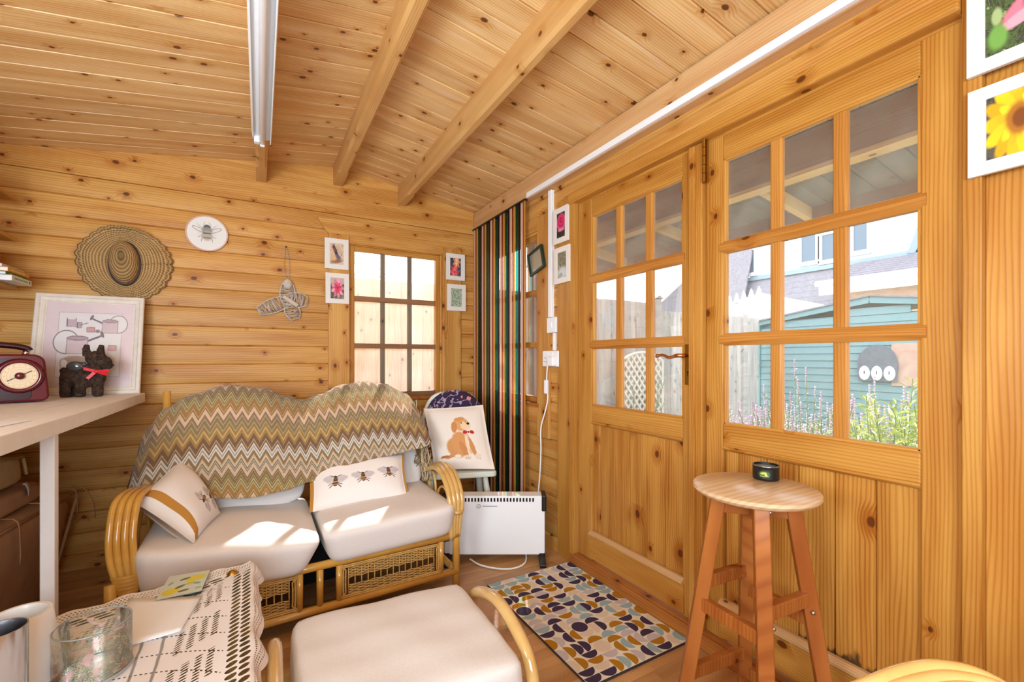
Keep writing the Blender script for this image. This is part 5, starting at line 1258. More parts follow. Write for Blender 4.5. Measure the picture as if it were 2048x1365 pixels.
PP['pinklotus'] = paint('pink_flower_photo', blotch([(60, 62, 66), (110, 108, 96), (190, 160, 140)], 6), [('b', .5, .9, .6, .18, 0, (206, 180, 168), .3)]+flowerpetals(.52, .52, .46, (236, 150, 170), (222, 70, 110), 9, (190, 40, 70)))
PP['lily'] = paint('red_lilies_photo', blotch([(40, 38, 56), (70, 74, 90), (110, 120, 130)], 8), flowerpetals(.62, .80, .36, (240, 150, 110), (250, 200, 150), 7, (250, 210, 120))+flowerpetals(.42, .22, .42, (226, 80, 100), (240, 120, 110), 8, (170, 50, 50)))
PP['leaves'] = paint('green_leaves_photo', blotch([(40, 56, 40), (110, 136, 90), (214, 224, 206), (90, 110, 76)], 13, 1.4), [])
PP['rose'] = paint('pink_rose_photo', blotch([(34, 28, 26), (56, 50, 40), (70, 66, 54)], 6), [('e', .5, .62, .50, .34, 0, (222, 96, 150), .12), ('e', .5, .66, .40, .27, 0, (196, 40, 90), .2), ('e', .52, .70, .28, .19, 0, (222, 60, 116), .2), ('e', .5, .70, .17, .12, 0, (170, 24, 70), .2), ('e', .52, .71, .08, .06, 0, (216, 50, 100), .2), ('e', .5, .32, .36, .07, 0, (232, 130, 170), .3)])
PP['stream'] = paint('garden_stream_photo', blotch([(70, 80, 50), (150, 150, 110), (110, 90, 90), (206, 206, 196)], 7, 1.2), [('e', .55, .20, .5, .22, 0, (206, 214, 216), .4), ('e', .35, .12, .2, .08, 0, (160, 176, 170), .4)])
PP['dahlia'] = paint('pink_bloom_photo', blotch([(54, 44, 46), (90, 110, 60), (60, 54, 54), (150, 180, 110)], 5, 1.5), [('e', .9, .82, .22, .34, 20, (232, 110, 120), .15), ('e', .78, .62, .50, .20, 24, (240, 130, 150), .2), ('e', .70, .46, .42, .10, 12, (244, 170, 186), .2), ('e', .86, .70, .18, .10, 20, (226, 80, 110), .3), ('e', .24, .28, .18, .2, 0, (120, 170, 80), .3), ('e', .22, .62, .10, .14, 0, (170, 190, 130), .3)])
PP['sunflower'] = paint('sunflower_photo', blotch([(48, 42, 38), (96, 92, 80), (60, 60, 52), (130, 130, 110)], 7, 1.5), flowerpetals(.62, .55, .66, (240, 186, 30), (246, 200, 40), 14, (150, 90, 30))+[('e', .62, .55, .26, .26, 0, (176, 112, 34), .25), ('e', .64, .55, .15, .15, 0, (130, 72, 28), .25)])
fprint('white framed print of a brown butterfly, left of the small window, upper', PA2, .363, .509, 1.672, 1.870, PP['butterfly'], 'A')
fprint('white framed print of a pink water lily, left of the small window, lower', PA2, .368, .512, 1.448, 1.645, PP['pinklotus'], 'A')
fprint('white framed print of two orange-red lilies, right of the small window, upper', PA2, 1.193, 1.342, 1.672, 1.868, PP['lily'], 'A')
fprint('white framed print of green and white leaves, right of the small window, lower', PA2, 1.201, 1.350, 1.444, 1.641, PP['leaves'], 'A')
PB2 = lambda u, n, z: (XB-.021-n, u, z)
PB3 = lambda u, n, z: (XB-.031-n, u, z)
fprint('white framed print of a magenta rose beside the white trunking', PB3, 1.903, 2.040, 1.722, 1.915, PP['rose'], 'B')
fprint('white framed print of a garden stream below the rose print', PB3, 1.892, 2.032, 1.500, 1.698, PP['stream'], 'B')
fprint('white framed print of a pink bloom at the upper right corner', PB3, .230, .372, 1.739, 1.935, PP['dahlia'], 'B')
fprint('white framed print of a yellow sunflower at the right edge', PB3, .230, .370, 1.507, 1.705, PP['sunflower'], 'B')
# round bee plaque
pl_ = thing('bee_plaque', 'round white plaque with a pink rim and a grey bee drawing', 'plaque', (-.265, YA-.01, 1.815))
cpl = Vector((-.265, YA-.010, 1.812)); 
MB().tube([(cpl.x+.1*math.cos(a), cpl.y-.004, cpl.z+.1*math.sin(a)) for a in [2*PI*i/48 for i in range(48)]], .0042, 8, closed=True).build('rim', plain('pink_rim', (222, 178, 160), .5), pl_, smooth=True)
bg_ = (96, 96, 98)
bsh = [('e', .5, .5, .20, .19, 0, (200, 190, 184), .4, .4)]
for sg in (-1, 1):
    bsh += [('e', .5+.20*sg, .60, .17, .055, 24*sg, bg_, .08), ('e', .5+.20*sg, .60, .155, .043, 24*sg, (230, 226, 222), .08), ('b', .5+.13*sg, .66, .14, .004, 40*sg, bg_, .4), ('b', .5+.12*sg, .36, .006, .11, 8*sg, bg_, .4), ('b', .5+.16*sg, .40, .06, .005, -30*sg, bg_, .4), ('b', .5+.07*sg, .78, .05, .004, -60*sg+0, bg_, .4)]
bsh += [('e', .5, .68, .09, .07, 0, (90, 90, 92), .25), ('e', .5, .58, .13, .10, 0, (150, 146, 142), .35), ('e', .5, .43, .12, .14, 0, (186, 176, 160), .35), ('b', .5, .50, .10, .02, 0, (100, 98, 96), .4), ('b', .5, .37, .09, .018, 0, (120, 116, 112), .4)]
M['plaque'] = paint('plaque_print', (234, 232, 228), bsh, .6)
mb = MB(); mb.grid(lambda u, v: (cpl.x+.099*v*math.cos(2*PI*u), cpl.y-.004, cpl.z+.099*v*math.sin(2*PI*u)), 48, 3)
for fi in list(mb.uv): mb.uv[fi] = [(.5+.5*v*math.cos(2*PI*u), .5+.5*v*math.sin(2*PI*u)) for u, v in mb.uv[fi]]
mb.build('face', 'plaque', pl_)
MB().lathe([(.001, 0), (.099, 0), (.099, .008), (.001, .008)], 48, cpl+Vector((0, -.003, 0)), RX(-PI/2)).build('back', 'white', pl_)
# straw hat
hat = thing('straw_hat', 'brown crocheted straw sun hat with a scalloped brim hung on the wall', 'hat', (-.62, YA-.02, 1.62))
def strawm():
    m, nt, b = newmat('crocheted_straw'); tc = N(nt, 'ShaderNodeTexCoord'); sp = N(nt, 'ShaderNodeSeparateXYZ'); nt.links.new(tc.outputs['UV'], sp.inputs[0])
    r = mth(nt, 'SINE', mth(nt, 'MULTIPLY', sp.outputs[1], 2*PI*19)); a = mth(nt, 'SINE', mth(nt, 'ADD', mth(nt, 'MULTIPLY', sp.outputs[0], 2*PI*84), mth(nt, 'MULTIPLY', sp.outputs[1], 60)))
    h = mth(nt, 'MULTIPLY_ADD', mth(nt, 'ADD', r, mth(nt, 'MULTIPLY', a, .5)), .33, .5); n = noise(nt, tc.outputs['Object'], 90, 3)
    nt.links.new(mix(nt, mth(nt, 'ADD', mth(nt, 'MULTIPLY', h, .8), mth(nt, 'MULTIPLY', n, .25)), lin((92, 60, 32)), lin((222, 180, 118))), b.inputs['Base Color'])
    b.inputs['Roughness'].default_value = .85; bump(nt, b, h, 1, .004); return m
M['straw'] = strawm()
hc = Vector((-.625, 1.613))
def hatf(u, v):
    a = 2*PI*u
    cr = .45
    if v < cr:
        t = v/cr; rx, rz = .060*math.sin(t*PI/2)**.8, .108*math.sin(t*PI/2)**.8
        y = .030+.082*math.cos(t*PI/2)**.7
        x = hc.x+.0+rx*math.cos(a); z = hc.y-.018+rz*math.sin(a)+.03*(1-t)
    else:
        t = (v-cr)/(1-cr)
        top = max(0, math.sin(a))
        R1x, R1z = .195, (.212 if math.sin(a) < 0 else .170)
        sc_ = 1+.03*abs(math.sin(a*13))*(t > .86)+.05*(t > .86)*abs(math.sin(a*13))
        x = hc.x+(.060+(R1x-.060)*t*sc_)*math.cos(a); z = hc.y-.018*(1-t)+(.108+(R1z-.108)*t*sc_)*math.sin(a)
        y = .030-.018*t+.030*math.sin(PI*t)*abs(math.cos(a))**2+.006*math.sin(a*7)*t
        y += .055*(top**6)*t*t           # the brim folds out at the top
        if top > .3 and t > .8: y += .02*(t-.8)*5*top**3
    return (x, YA-.004-max(.004, y), z)
mb = MB(); mb.grid(hatf, 104, 44); mb.build('crochet', 'straw', hat, smooth=True, solid=.004)
M['band'] = plain('dark_hat_band', (60, 48, 56), .8)
mb = MB(); mb.tube([(hc.x+.064*math.cos(a), YA-.042, hc.y-.018+.113*math.sin(a)) for a in [2*PI*i/40 for i in range(40)]], .006, 6, closed=True); mb.build('hat_band', 'band', hat, smooth=True)
# wicker bird hanging from a loop
bd = thing('wicker_bird', 'grey wicker bird ornament hanging on a fabric loop', 'ornament', (.15, YA-.02, 1.5))
M['greywick'] = plain('grey_wicker', (216, 204, 192), .8, nz=.9, nscale=60, col2=(176, 162, 150))
M['greyribbon'] = plain('grey_ribbon', (186, 176, 172), .8)
yb_ = YA-.022
def pxA(u, v):    # bird outline measured on the wall in metres
    return Vector((u, yb_, v))
lobes = [((.150, 1.45), (-.005, 1.375), .030, .052), ((.150, 1.46), (.262, 1.452), .034, .056), ((.160, 1.43), (.195, 1.335), .030, .052), ((.150, 1.43), (.150, 1.56), .036, .05)]
rnd = random.Random(4); mb = MB()
for (a, b_, w0, w1) in lobes:
    a = pxA(*a); b_ = pxA(*b_); d = (b_-a); L = d.length; d.normalize(); s = Vector((-d.z, 0, d.x))
    def wd(t): return w0*.5+(w1-w0*.5)*math.sin(PI*min(1, .15+t*.75))**1.0*.75
    out = []
    for k in range(17):
        t = k/16; out.append(a+d*L*t+s*wd(t))
    for k in range(17):
        t = 1-k/16; out.append(a+d*L*t-s*wd(t))
    mb.tube(out, .004, 6, closed=True)
    for k in range(int(L/.0055)):
        t = (k+.5)/(L/.0055); t2 = min(1, max(0, t+rnd.uniform(-.22, .22)))
        p, q = a+d*L*t+s*(wd(t)+.003), a+d*L*t2-s*(wd(t2)+.003); m_ = (p+q)/2+Vector((0, -.012-.004*rnd.random(), 0))
        mb.tube([p, m_, q], .0021, 4)
mb.build('wicker_wrap', 'greywick', bd, smooth=True, kind='stuff')
MB().ell((.150, yb_-.006, 1.553), (.027, .014, .030), 10).bar((.118, yb_-.01, 1.545), (.14, yb_-.01, 1.56), .008, .01).build('head', 'greywick', bd, smooth=True)
M['bark'] = plain('bark_strip', (206, 186, 170), .8)
MB().bar((.125, yb_-.018, 1.472), (.205, yb_-.018, 1.418), .022, .006, (0, 1, 0)).build('binding', 'bark', bd, bevel=.002)
MB().tube(smoothpath([(.145, yb_-.004, 1.565), (.128, yb_-.002, 1.66), (.136, yb_+.01, 1.76), (.142, yb_+.012, 1.785), (.150, yb_+.01, 1.76), (.158, yb_-.002, 1.66), (.150, yb_-.004, 1.565)], 5), .0045, 6, flat=.3).build('loop', 'greyribbon', bd, smooth=True)
MB().ell((.142, YA-.012, 1.785), (.005, .010, .005), 8).build('nail', 'dark', bd)
# ------------------------------------------------------------------ light fitting on the beam
lf = thing('strip_light', 'white fluorescent strip light fixed under the left ceiling beam', 'light', (.01, 1.6, 2.14))
zb_ = 2.168
MB().prism([(-.026, zb_), (-.026, zb_-.028), (-.012, zb_-.034), (.030, zb_-.034), (.042, zb_-.028), (.042, zb_)], 1, .90, 2.43).build('housing', 'white', lf)
MB().prism([(-.034, zb_-.008), (-.030, zb_-.044), (-.026, zb_-.044), (-.026, zb_-.008)], 1, .90, 2.40).build('side_flange', 'white', lf)
MB().prism([(.042, zb_-.008), (.042, zb_-.050), (.046, zb_-.050), (.050, zb_-.008)], 1, .90, 2.43).build('side_flange', 'white', lf)
M['tube'] = plain('tube_glass', (226, 222, 224), .25)
MB().tube([(.010, .94, zb_-.048), (.010, 2.44, zb_-.048), (.010, 2.455, zb_-.048)], [.0135, .0135, .009], 16).build('tube', 'tube', lf, auto=True)
MB().box(-.024, 2.40, zb_-.060, .0, 2.432, zb_).build('end_bracket', 'white', lf, bevel=.003)
MB().box(.001, 2.425, zb_-.066, .020, 2.44, zb_-.034).build('tube_holder', 'white', lf, bevel=.003)
# trunking, switch, socket
tk = thing('cable_trunking', 'white plastic cable trunking running below the eaves and down to the switch', 'trunking', (XB-.06, 1.2, 2.07))
MB().box(1.402, YR+.02, 2.063, 1.4195, 2.29, 2.092).build('long_run', 'white', tk, bevel=.002)
MB().box(XB-.024, 2.088, 1.325, XB-.0005, 2.122, 2.056).build('drop', 'white', tk, bevel=.003)
MB().box(XB-.018, 2.062, 1.135, XB-.0005, 2.084, 1.235).build('drop', 'white', tk, bevel=.003)
sw = thing('light_switch', 'single white light switch below the trunking', 'switch', (XB-.012, 2.07, 1.28))
swp = MB().box(XB-.034, 2.030, 1.235, XB-.0005, 2.120, 1.322).build('plate', 'white', sw, bevel=.004)
MB().box(XB-.0385, 2.066, 1.262, XB-.0345, 2.084, 1.292).build('rocker', 'white', swp, bevel=.001)
so = thing('double_socket', 'white double wall socket with one white plug in it', 'socket', (XB-.012, 2.09, 1.09))
sop = MB().box(XB-.036, 2.004, 1.043, XB-.0005, 2.160, 1.132).build('plate', 'white', so, bevel=.004)
mb = MB(); 
for dy, dz, a, b_ in ((.0, .022, .004, .008), (-.011, .0, .007, .004), (.011, .0, .007, .004)): mb.box(XB-.0368, 2.130+dy-a/2, 1.07+dz-b_/2, XB-.0362, 2.130+dy+a/2, 1.07+dz+b_/2)
mb.build('socket_holes', 'dark', sop)
MB().box(XB-.0395, 2.092, 1.105, XB-.0365, 2.104, 1.12).box(XB-.0395, 2.058, 1.105, XB-.0365, 2.070, 1.12).build('rocker', 'white', sop)
pg = thing('mains_plug', 'white plug in the double socket feeding the heater flex', 'plug', (XB-.05, 2.06, 1.07))
MB().box(XB-.062, 2.022, 1.045, XB-.037, 2.078, 1.100).build('body', 'white', pg, bevel=.008)
# dark green suncatcher
sc2 = thing('green_frame_mirror', 'small dark green framed glass square hanging tilted by the curtain', 'ornament', (1.42, 2.24, 1.67))
M['dkgreen'] = plain('dark_green', (24, 50, 38), .35)
T = math.radians(-14); cy_, cz_ = 2.225, 1.672; hw, hh = .078, .070
def SC(a, n, b_): return (1.44-n, cy_-(a*math.cos(T)+b_*math.sin(T)), cz_+(-a*math.sin(T)+b_*math.cos(T)))
for a0, b0, a1, b1 in ((-hw, -hh, hw, -hh+.012), (-hw, hh-.012, hw, hh), (-hw, -hh+.012, -hw+.012, hh-.012), (hw-.012, -hh+.012, hw, hh-.012)):
    v = [SC(a, n, b_) for n in (0, .016) for a, b_ in ((a0, b0), (a1, b0), (a1, b1), (a0, b1))]
    MB().add(v, [(0, 1, 2, 3), (4, 5, 6, 7), (0, 1, 5, 4), (1, 2, 6, 5), (2, 3, 7, 6), (3, 0, 4, 7)]).build('frame_side', 'dkgreen', sc2)
M['frost'] = plain('frosted_mirror', (190, 200, 190), .12, .6, .6)
a, b_ = hw-.012, hh-.012; v = [SC(x, n, y) for n in (.004, .006) for x, y in ((-a, -b_), (a, -b_), (a, b_), (-a, b_))]
MB().add(v, [(0, 1, 2, 3), (4, 5, 6, 7), (0, 1, 5, 4), (1, 2, 6, 5), (2, 3, 7, 6), (3, 0, 4, 7)]).build('glass', 'frost', sc2)
# ------------------------------------------------------------------ striped strip curtain
cu = thing('striped_curtain', 'striped strip curtain in pink, amber, teal and black hanging over the side window', 'curtain', (1.40, 2.7, 1.1))
def stripm(name, col, tr, a=.0):
    m, nt, b = newmat(name); out = nt.nodes['Material Output']; b.inputs['Base Color'].default_value = lin(col); b.inputs['Roughness'].default_value = .35
    t1 = N(nt, 'ShaderNodeBsdfTransparent'); t1.inputs[0].default_value = lin(tr); ms = N(nt, 'ShaderNodeMixShader'); ms.inputs[0].default_value = a
    t2 = N(nt, 'ShaderNodeBsdfTranslucent'); t2.inputs[0].default_value = lin(tr); m0 = N(nt, 'ShaderNodeMixShader'); m0.inputs[0].default_value = .35
    nt.links.new(b.outputs[0], m0.inputs[1]); nt.links.new(t2.outputs[0], m0.inputs[2]); nt.links.new(m0.outputs[0], ms.inputs[1]); nt.links.new(t1.outputs[0], ms.inputs[2]); nt.links.new(ms.outputs[0], out.inputs[0]); return m
M['s_pink'] = stripm('strip_pink', (250, 206, 190), (255, 220, 206), .12); M['s_brown'] = stripm('strip_brown', (140, 52, 24), (220, 90, 40), .1)
M['s_amber'] = stripm('strip_amber', (236, 176, 80), (255, 200, 90), .2); M['s_teal'] = stripm('strip_teal', (30, 60, 62), (60, 190, 176), .62)
M['s_black'] = stripm('strip_black', (26, 24, 28), (60, 56, 80), .22)
seq = [('s_pink', .031), ('s_brown', .016), ('s_amber', .028), ('s_teal', .034), ('s_black', .027)]
y = 3.055; k = 0; rnd = random.Random(2)
while y > 2.325:
    mt, wd = seq[k % 5]; y1 = max(y-wd, 2.31)
    zb2 = .09; x0 = 1.405+.002*(k % 2)
    ph = rnd.random()*6
    mb = MB(); mb.grid(lambda u, v: (x0+.003*math.sin(PI*u)*(1 if k % 2 else -1)+.003*math.sin(v*5+ph)*v, y+(y1-y)*u, 2.06-(2.06-zb2)*v), 4, 14)
    mb.build('strip', mt, cu, smooth=True); y = y1-.0005; k += 1
mt = 's_amber'; mb = MB(); mb.grid(lambda u, v: (1.403, 2.318-.018*u, 2.06-1.97*v), 2, 8); mb.build('strip', mt, cu)
MB().box(1.396, 2.30, 2.052, 1.419, 3.06, 2.0615).build('header_rail', 'black', cu)
# ------------------------------------------------------------------ canvas cushions under the desk
def canv(name, label, c8, seed, mat='canvas', ties=(), lab=None, cat='cushion'):
    t = thing(name, label, cat, tuple(c8[(0, 0, 0)]), 'folded canvas cushions under the desk')
    blockcushion('cover', mat, c8, t, n=10, pw=8, pz=8, puff=.0, seed=seed)
    mb = MB(); tp_ = [c8[(1, 0, 1)], c8[(1, 1, 1)]]; mb.tube([Vector(tp_[0])+Vector((-.012, .02, -.012)), Vector(tp_[1])+Vector((-.012, -.02, -.012))], .006, 8); mb.tube([Vector(c8[(1, 1, 1)])+Vector((-.012, -.012, -.02)), Vector(c8[(1, 1, 0)])+Vector((-.012, -.012, .03))], .006, 8)
    mb.build('piping', mat, t, smooth=True)
    for (x, y, z, L, lx) in ties:
        MB().tube(smoothpath([(x-.03, y, z+.01), (x+.012, y, z-.005), (x+.016+lx, y+.012, z-L*.5), (x+.014+lx, y+.02+lx, z-L)], 4), .008, 6, flat=.2).build('tie', mat, t, smooth=True)
    for (x, y, z) in (lab or []):
        mb = MB(); mb.grid(lambda u, v: (x+.018*math.sin(1.5*u)+.01*v, y-.05*v, z+.004-.075*u*u*.8+.012*u), 6, 2); mb.build('care_label', 'label', t, smooth=True, solid=.001)
    return t
c8 = {(0, 0, 0): (-1.17, 1.45, 0), (1, 0, 0): (-.82, 1.45, 0), (0, 1, 0): (-1.17, 2.88, 0), (1, 1, 0): (-.84, 2.90, 0), (0, 0, 1): (-1.17, 1.45, .50), (1, 0, 1): (-.78, 1.45, .53), (0, 1, 1): (-1.15, 2.90, .46), (1, 1, 1): (-.76, 2.94, .455)}
canv('canvas_cushion', 'large brown canvas cushion standing on the floor under the desk', c8, 21, 'canvas', [(-.775, 2.28, .505, .17, .0), (-.775, 2.50, .50, .15, .0), (-.77, 2.84, .47, .12, .0), (-.765, 2.93, .46, .17, .03)], [(-.80, 2.66, .495)])
c8 = {(0, 0, 0): (-1.17, 1.5, .505), (1, 0, 0): (-.84, 1.5, .52), (0, 1, 0): (-1.17, 2.80, .47), (1, 1, 0): (-.82, 2.80, .475), (0, 0, 1): (-1.17, 1.5, .59), (1, 0, 1): (-.85, 1.5, .60), (0, 1, 1): (-1.17, 2.80, .545), (1, 1, 1): (-.84, 2.80, .545)}
canv('canvas_cushion', 'brown folded canvas cushion in the middle of the pile under the desk', c8, 22, 'canvas', [(-.835, 2.20, .59, .16, .0)], [(-.85, 2.60, .572)])
c8 = {(0, 0, 0): (-1.17, 1.5, .61), (1, 0, 0): (-.87, 1.5, .62), (0, 1, 0): (-1.17, 2.70, .56), (1, 1, 0): (-.86, 2.70, .56), (0, 0, 1): (-1.16, 1.5, .74), (1, 0, 1): (-.88, 1.5, .75), (0, 1, 1): (-1.16, 2.70, .68), (1, 1, 1): (-.87, 2.70, .68)}
canv('canvas_cushion', 'olive rolled canvas cushion on top of the pile under the desk', c8, 23, 'canvas2')
# ------------------------------------------------------------------ garden
random.seed(21)
def flat(name, a, b_=None, nz=.6, sc=6, rough=.9): return plain(name, a, rough, nz=nz, nscale=sc, col2=b_ or tuple(int(x*.8) for x in a))
M['fence'] = pine('fence_wood', (206, 200, 196), (160, 156, 156), (120, 112, 108), 0, .9, .3, .2, ring=.02)
M['fencewarm'] = pine('fence_wood_warm', (222, 206, 186), (190, 174, 156), (126, 104, 84), 0, .9, .5, .2, ring=.02)
M['teal'] = plain('teal_shed_paint', (116, 148, 156), .7, nz=.7, nscale=20, col2=(128, 160, 166))
M['tealdark'] = plain('dark_teal_paint', (92, 140, 148), .8)  # darker teal of the shed's corner post
M['grass'] = flat('lawn', (120, 130, 92), (150, 142, 118), .5, 3)
M['paving'] = flat('paving', (206, 200, 190), None, .5, 4)
M['soffit'] = pine('soffit_board', (206, 190, 120), (176, 156, 90), KD, 0, .7, .2, .2)
M['soffitgrey'] = pine('weathered_soffit_board', (126, 116, 110), (92, 84, 80), KD, 0, .8, .2, .2)
M['porchwood'] = pine('porch_beam_wood', (158, 120, 90), (124, 92, 68), KD, 1, .8, .2, .1)
M['porchpale'] = pine('porch_pale_wood', (214, 184, 130), (186, 150, 96), KD, 1, .8, .2, .1)
M['rooftile'] = plain('roof_tile', (158, 156, 166), .9, nz=.9, nscale=16, col2=(112, 110, 122), bmp=.6)
M['cladding'] = plain('white_cladding', (196, 204, 214), .6)
M['lead'] = plain('lead_flashing', (140, 160, 176), .7)
M['upvc'] = plain('white_window_frame', (240, 242, 244), .4)
M['farglass'] = plain('far_window_glass', (104, 122, 140), .3, 0, .4)
M['brickwall'] = plain('far_brick', (176, 142, 128), .9, nz=.9, nscale=9, col2=(200, 176, 164))
M['canvaswhite'] = plain('white_canopy', (244, 242, 240), .8)
gr = struct_root('ground', (5, 2, -.1)); MB().box(-6, -8, -.16, 26, 18, -.12).build('lawn', 'grass', gr); MB().box(1.55, -4, -.12, 3.3, 3.6, -.10).build('paving', 'paving', gr)
GZ = -.12
# porch outside the doors
po = thing('porch_roof', 'timber porch roof outside the glazed doors with beams and boarded underside', 'porch', (2.1, 1.0, 2.0))
def zp(x): return 2.19-.15*(x-XB)
n_ = 56; 
for k in range(n_):
    y = -3.0+.115*k
    if y > 3.4: break
    a = Vector((XB+.05, y, zp(XB+.05))); b_ = Vector((2.86, y, zp(2.86))); d = b_-a; nn = Vector((0, 1, 0)).cross(d).normalized()
    if nn.z > 0: nn = -nn
    mid = a+d*((2.09-a.x)/(b_.x-a.x)); m2_ = a+d*((2.16-a.x)/(b_.x-a.x))
    plank('soffit_plank', 'soffit', (mid-a).length, .114, (a+mid)/2, d, nn, po, 0, .005, edge=.004)
    plank('soffit_plank', 'soffitgrey', (b_-m2_).length, .114, (b_+m2_)/2, d, nn, po, 0, .005, edge=.004)
MB().add([(XB+.03, -3.1, zp(XB)+.03), (2.9, -3.1, zp(2.9)+.03), (2.9, 3.5, zp(2.9)+.03), (XB+.03, 3.5, zp(XB)+.03)], [(0, 1, 2, 3)]).build('roof_felt', 'dark', po, solid=.01)
MB().box(2.09, -3.0, 1.925, 2.16, 3.4, zp(2.12)-.002).build('beam', 'porchwood', po)
MB().box(2.085, -3.0, 1.905, 2.165, 3.4, 1.9245).build('beam_edge', 'porchpale', po)
MB().box(2.84, -3.0, 1.915, 2.865, 3.4, zp(2.85)+.02).build('fascia', 'porchwood', po)
for y in (-1.6, -.85, -.1, .66, 1.42, 2.18, 2.94):
    MB().prism([(XB+.06, zp(XB+.06)-.004), (2.84, zp(2.84)-.004), (2.84, zp(2.84)-.055), (2.17, zp(2.17)-.085), (2.17, zp(2.17)-.004)] if False else [(2.166, zp(2.166)-.002), (2.84, zp(2.84)-.002), (2.84, zp(2.84)-.07), (2.166, zp(2.166)-.07)], 1, y-.02, y+.02).build('rafter', 'porchpale', po)
for y in (-2.9, 3.35): MB().box(2.09, y-.04, GZ+.02, 2.16, y+.04, 1.905).build('post', 'porchwood', po)
# fence behind the back wall and along the garden
fe = thing('garden_fence', 'tall weathered close-board fence along the far side of the garden', 'fence', (3, 4.06, GZ))
x = -1.4; k = 0; rnd = random.Random(5)
while x < 6.7:
    top = 1.80+rnd.uniform(-.006, .006) if x < 4.45 else 1.70+rnd.uniform(-.006, .006)
    plank('board', 'fencewarm' if x < 1.9 else 'fence', 1.9 if x < 4.45 else 1.8, .115, (x, 4.06+.008*(k % 2), top-(.95 if x < 4.45 else .9)), (0, 0, 1), (0, -1, 0), fe, 0, .004, edge=.003, th=.014)
    x += .103; k += 1
for z in (.25, 1.0, 1.65): MB().box(-1.45, 4.083, z, 6.75, 4.12, z+.06).build('rail', 'fence', fe)
for x in (-.9, 1.95, 2.95, 4.46, 6.3):
    MB().box(x-.05, 4.02, GZ, x+.05, 4.11, 1.86 if x < 5 else 1.76).build('post', 'fence', fe)
    MB().prism([(x-.07, 1.86), (x+.07, 1.86), (x, 1.90)], 1, 4.0, 4.13).build('post_cap', 'fence', fe) if x < 5 else None
# arched trellis
tr_ = thing('arched_trellis', 'white lattice trellis panel with an arched top against the fence', 'trellis', (4.0, 3.9, GZ))
TX = 3.93; tx0, tx1 = 3.72, 4.42
def toptr(x): return 1.06+.10*(1-((x-(tx0+tx1)/2)/((tx1-tx0)/2))**2)
M['lattice'] = plain('white_lattice', (232, 230, 222), .7)
ns = 15
for s in (1, -1):
    for k in range(-10, 24):
        seg = []
        for i in range(61):
            x = tx0+(tx1-tx0)*i/60; z = .0+(x-tx0 if s > 0 else tx1-x)*1.25+(k-8)*.115
            if GZ+.05 < z < toptr(x): seg.append((x, z))
        if len(seg) > 3:
            a, b_ = seg[0], seg[-1]; MB().bar((a[0], TX+.004*s, a[1]), (b_[0], TX+.004*s, b_[1]), .008, .026, (0, 0, 1)).build('lath', 'lattice', tr_)
MB().tube([(tx0+(tx1-tx0)*i/20, TX, toptr(tx0+(tx1-tx0)*i/20)) for i in range(21)], .018, 6).build('arch_rail', 'lattice', tr_)
for x in (tx0, tx1): MB().box(x-.018, TX-.015, GZ, x+.018, TX+.015, 1.07).build('stile', 'lattice', tr_)
# teal shed
sh = thing('teal_shed', 'teal painted wooden garden shed with a low gable roof', 'shed', (7.8, 2.65, GZ))
SX = 6.8; sy0, sy1, yp = 1.15, 4.12, 2.66; ez, pz_ = 1.66, 1.84
def gz(y): return ez+(pz_-ez)*(1-abs(y-yp)/(sy1-yp))
z = GZ
while z < 1.75:
    z1 = z+.098
    ya, yb2 = sy0, sy1
    zz = z1
    if zz > ez-.05:
        f_ = max(0, 1-(zz-(ez-.05))/(pz_-ez)); ya = yp-(yp-sy0)*f_; yb2 = yp+(sy1-yp)*f_
    if yb2-ya > .2: plank('cladding_board', 'teal', yb2-ya, .098, (SX, (ya+yb2)/2, z+.049), (0, 1, 0), (-1, 0, .12), sh, 0, .002, edge=.004)
    z = z1
for a, b_ in (((SX-.03, sy0-.12, ez-.06), (SX-.03, yp, pz_-.02)), ((SX-.03, yp, pz_-.02), (SX-.03, sy1+.02, ez-.045))):
    MB().bar((a[0], a[1], a[2]+.02), (b_[0], b_[1], b_[2]+.02), .022, .085, (0, 0, 1)).build('bargeboard', 'teal', sh)
MB().add([(SX-.06, sy0-.15, ez-.02), (SX-.06, yp, pz_+.05), (SX-.06, sy1+.05, ez+.0), (SX+2, sy0-.15, ez-.02), (SX+2, yp, pz_+.05), (SX+2, sy1+.05, ez)], [(0, 1, 4, 3), (1, 2, 5, 4)]).build('roof', 'rooftile', sh, solid=.02)
MB().box(SX+.03, sy0, GZ, SX+1.9, sy0+.03, ez).box(SX+.03, sy1-.03, GZ, SX+1.9, sy1, ez).box(SX+.05, sy0, GZ, SX+.06, sy1, ez).build('side_wall', 'teal', sh)
MB().box(SX-.03, sy1-.03, GZ, SX+.03, sy1+.03, ez-.05).build('corner_post', 'tealdark', sh)
MB().box(SX-.02, 2.10, .75, SX+.02, 2.44, 1.27).build('shed_window', 'brickwall', sh, bevel=.004).name = 'shutter'
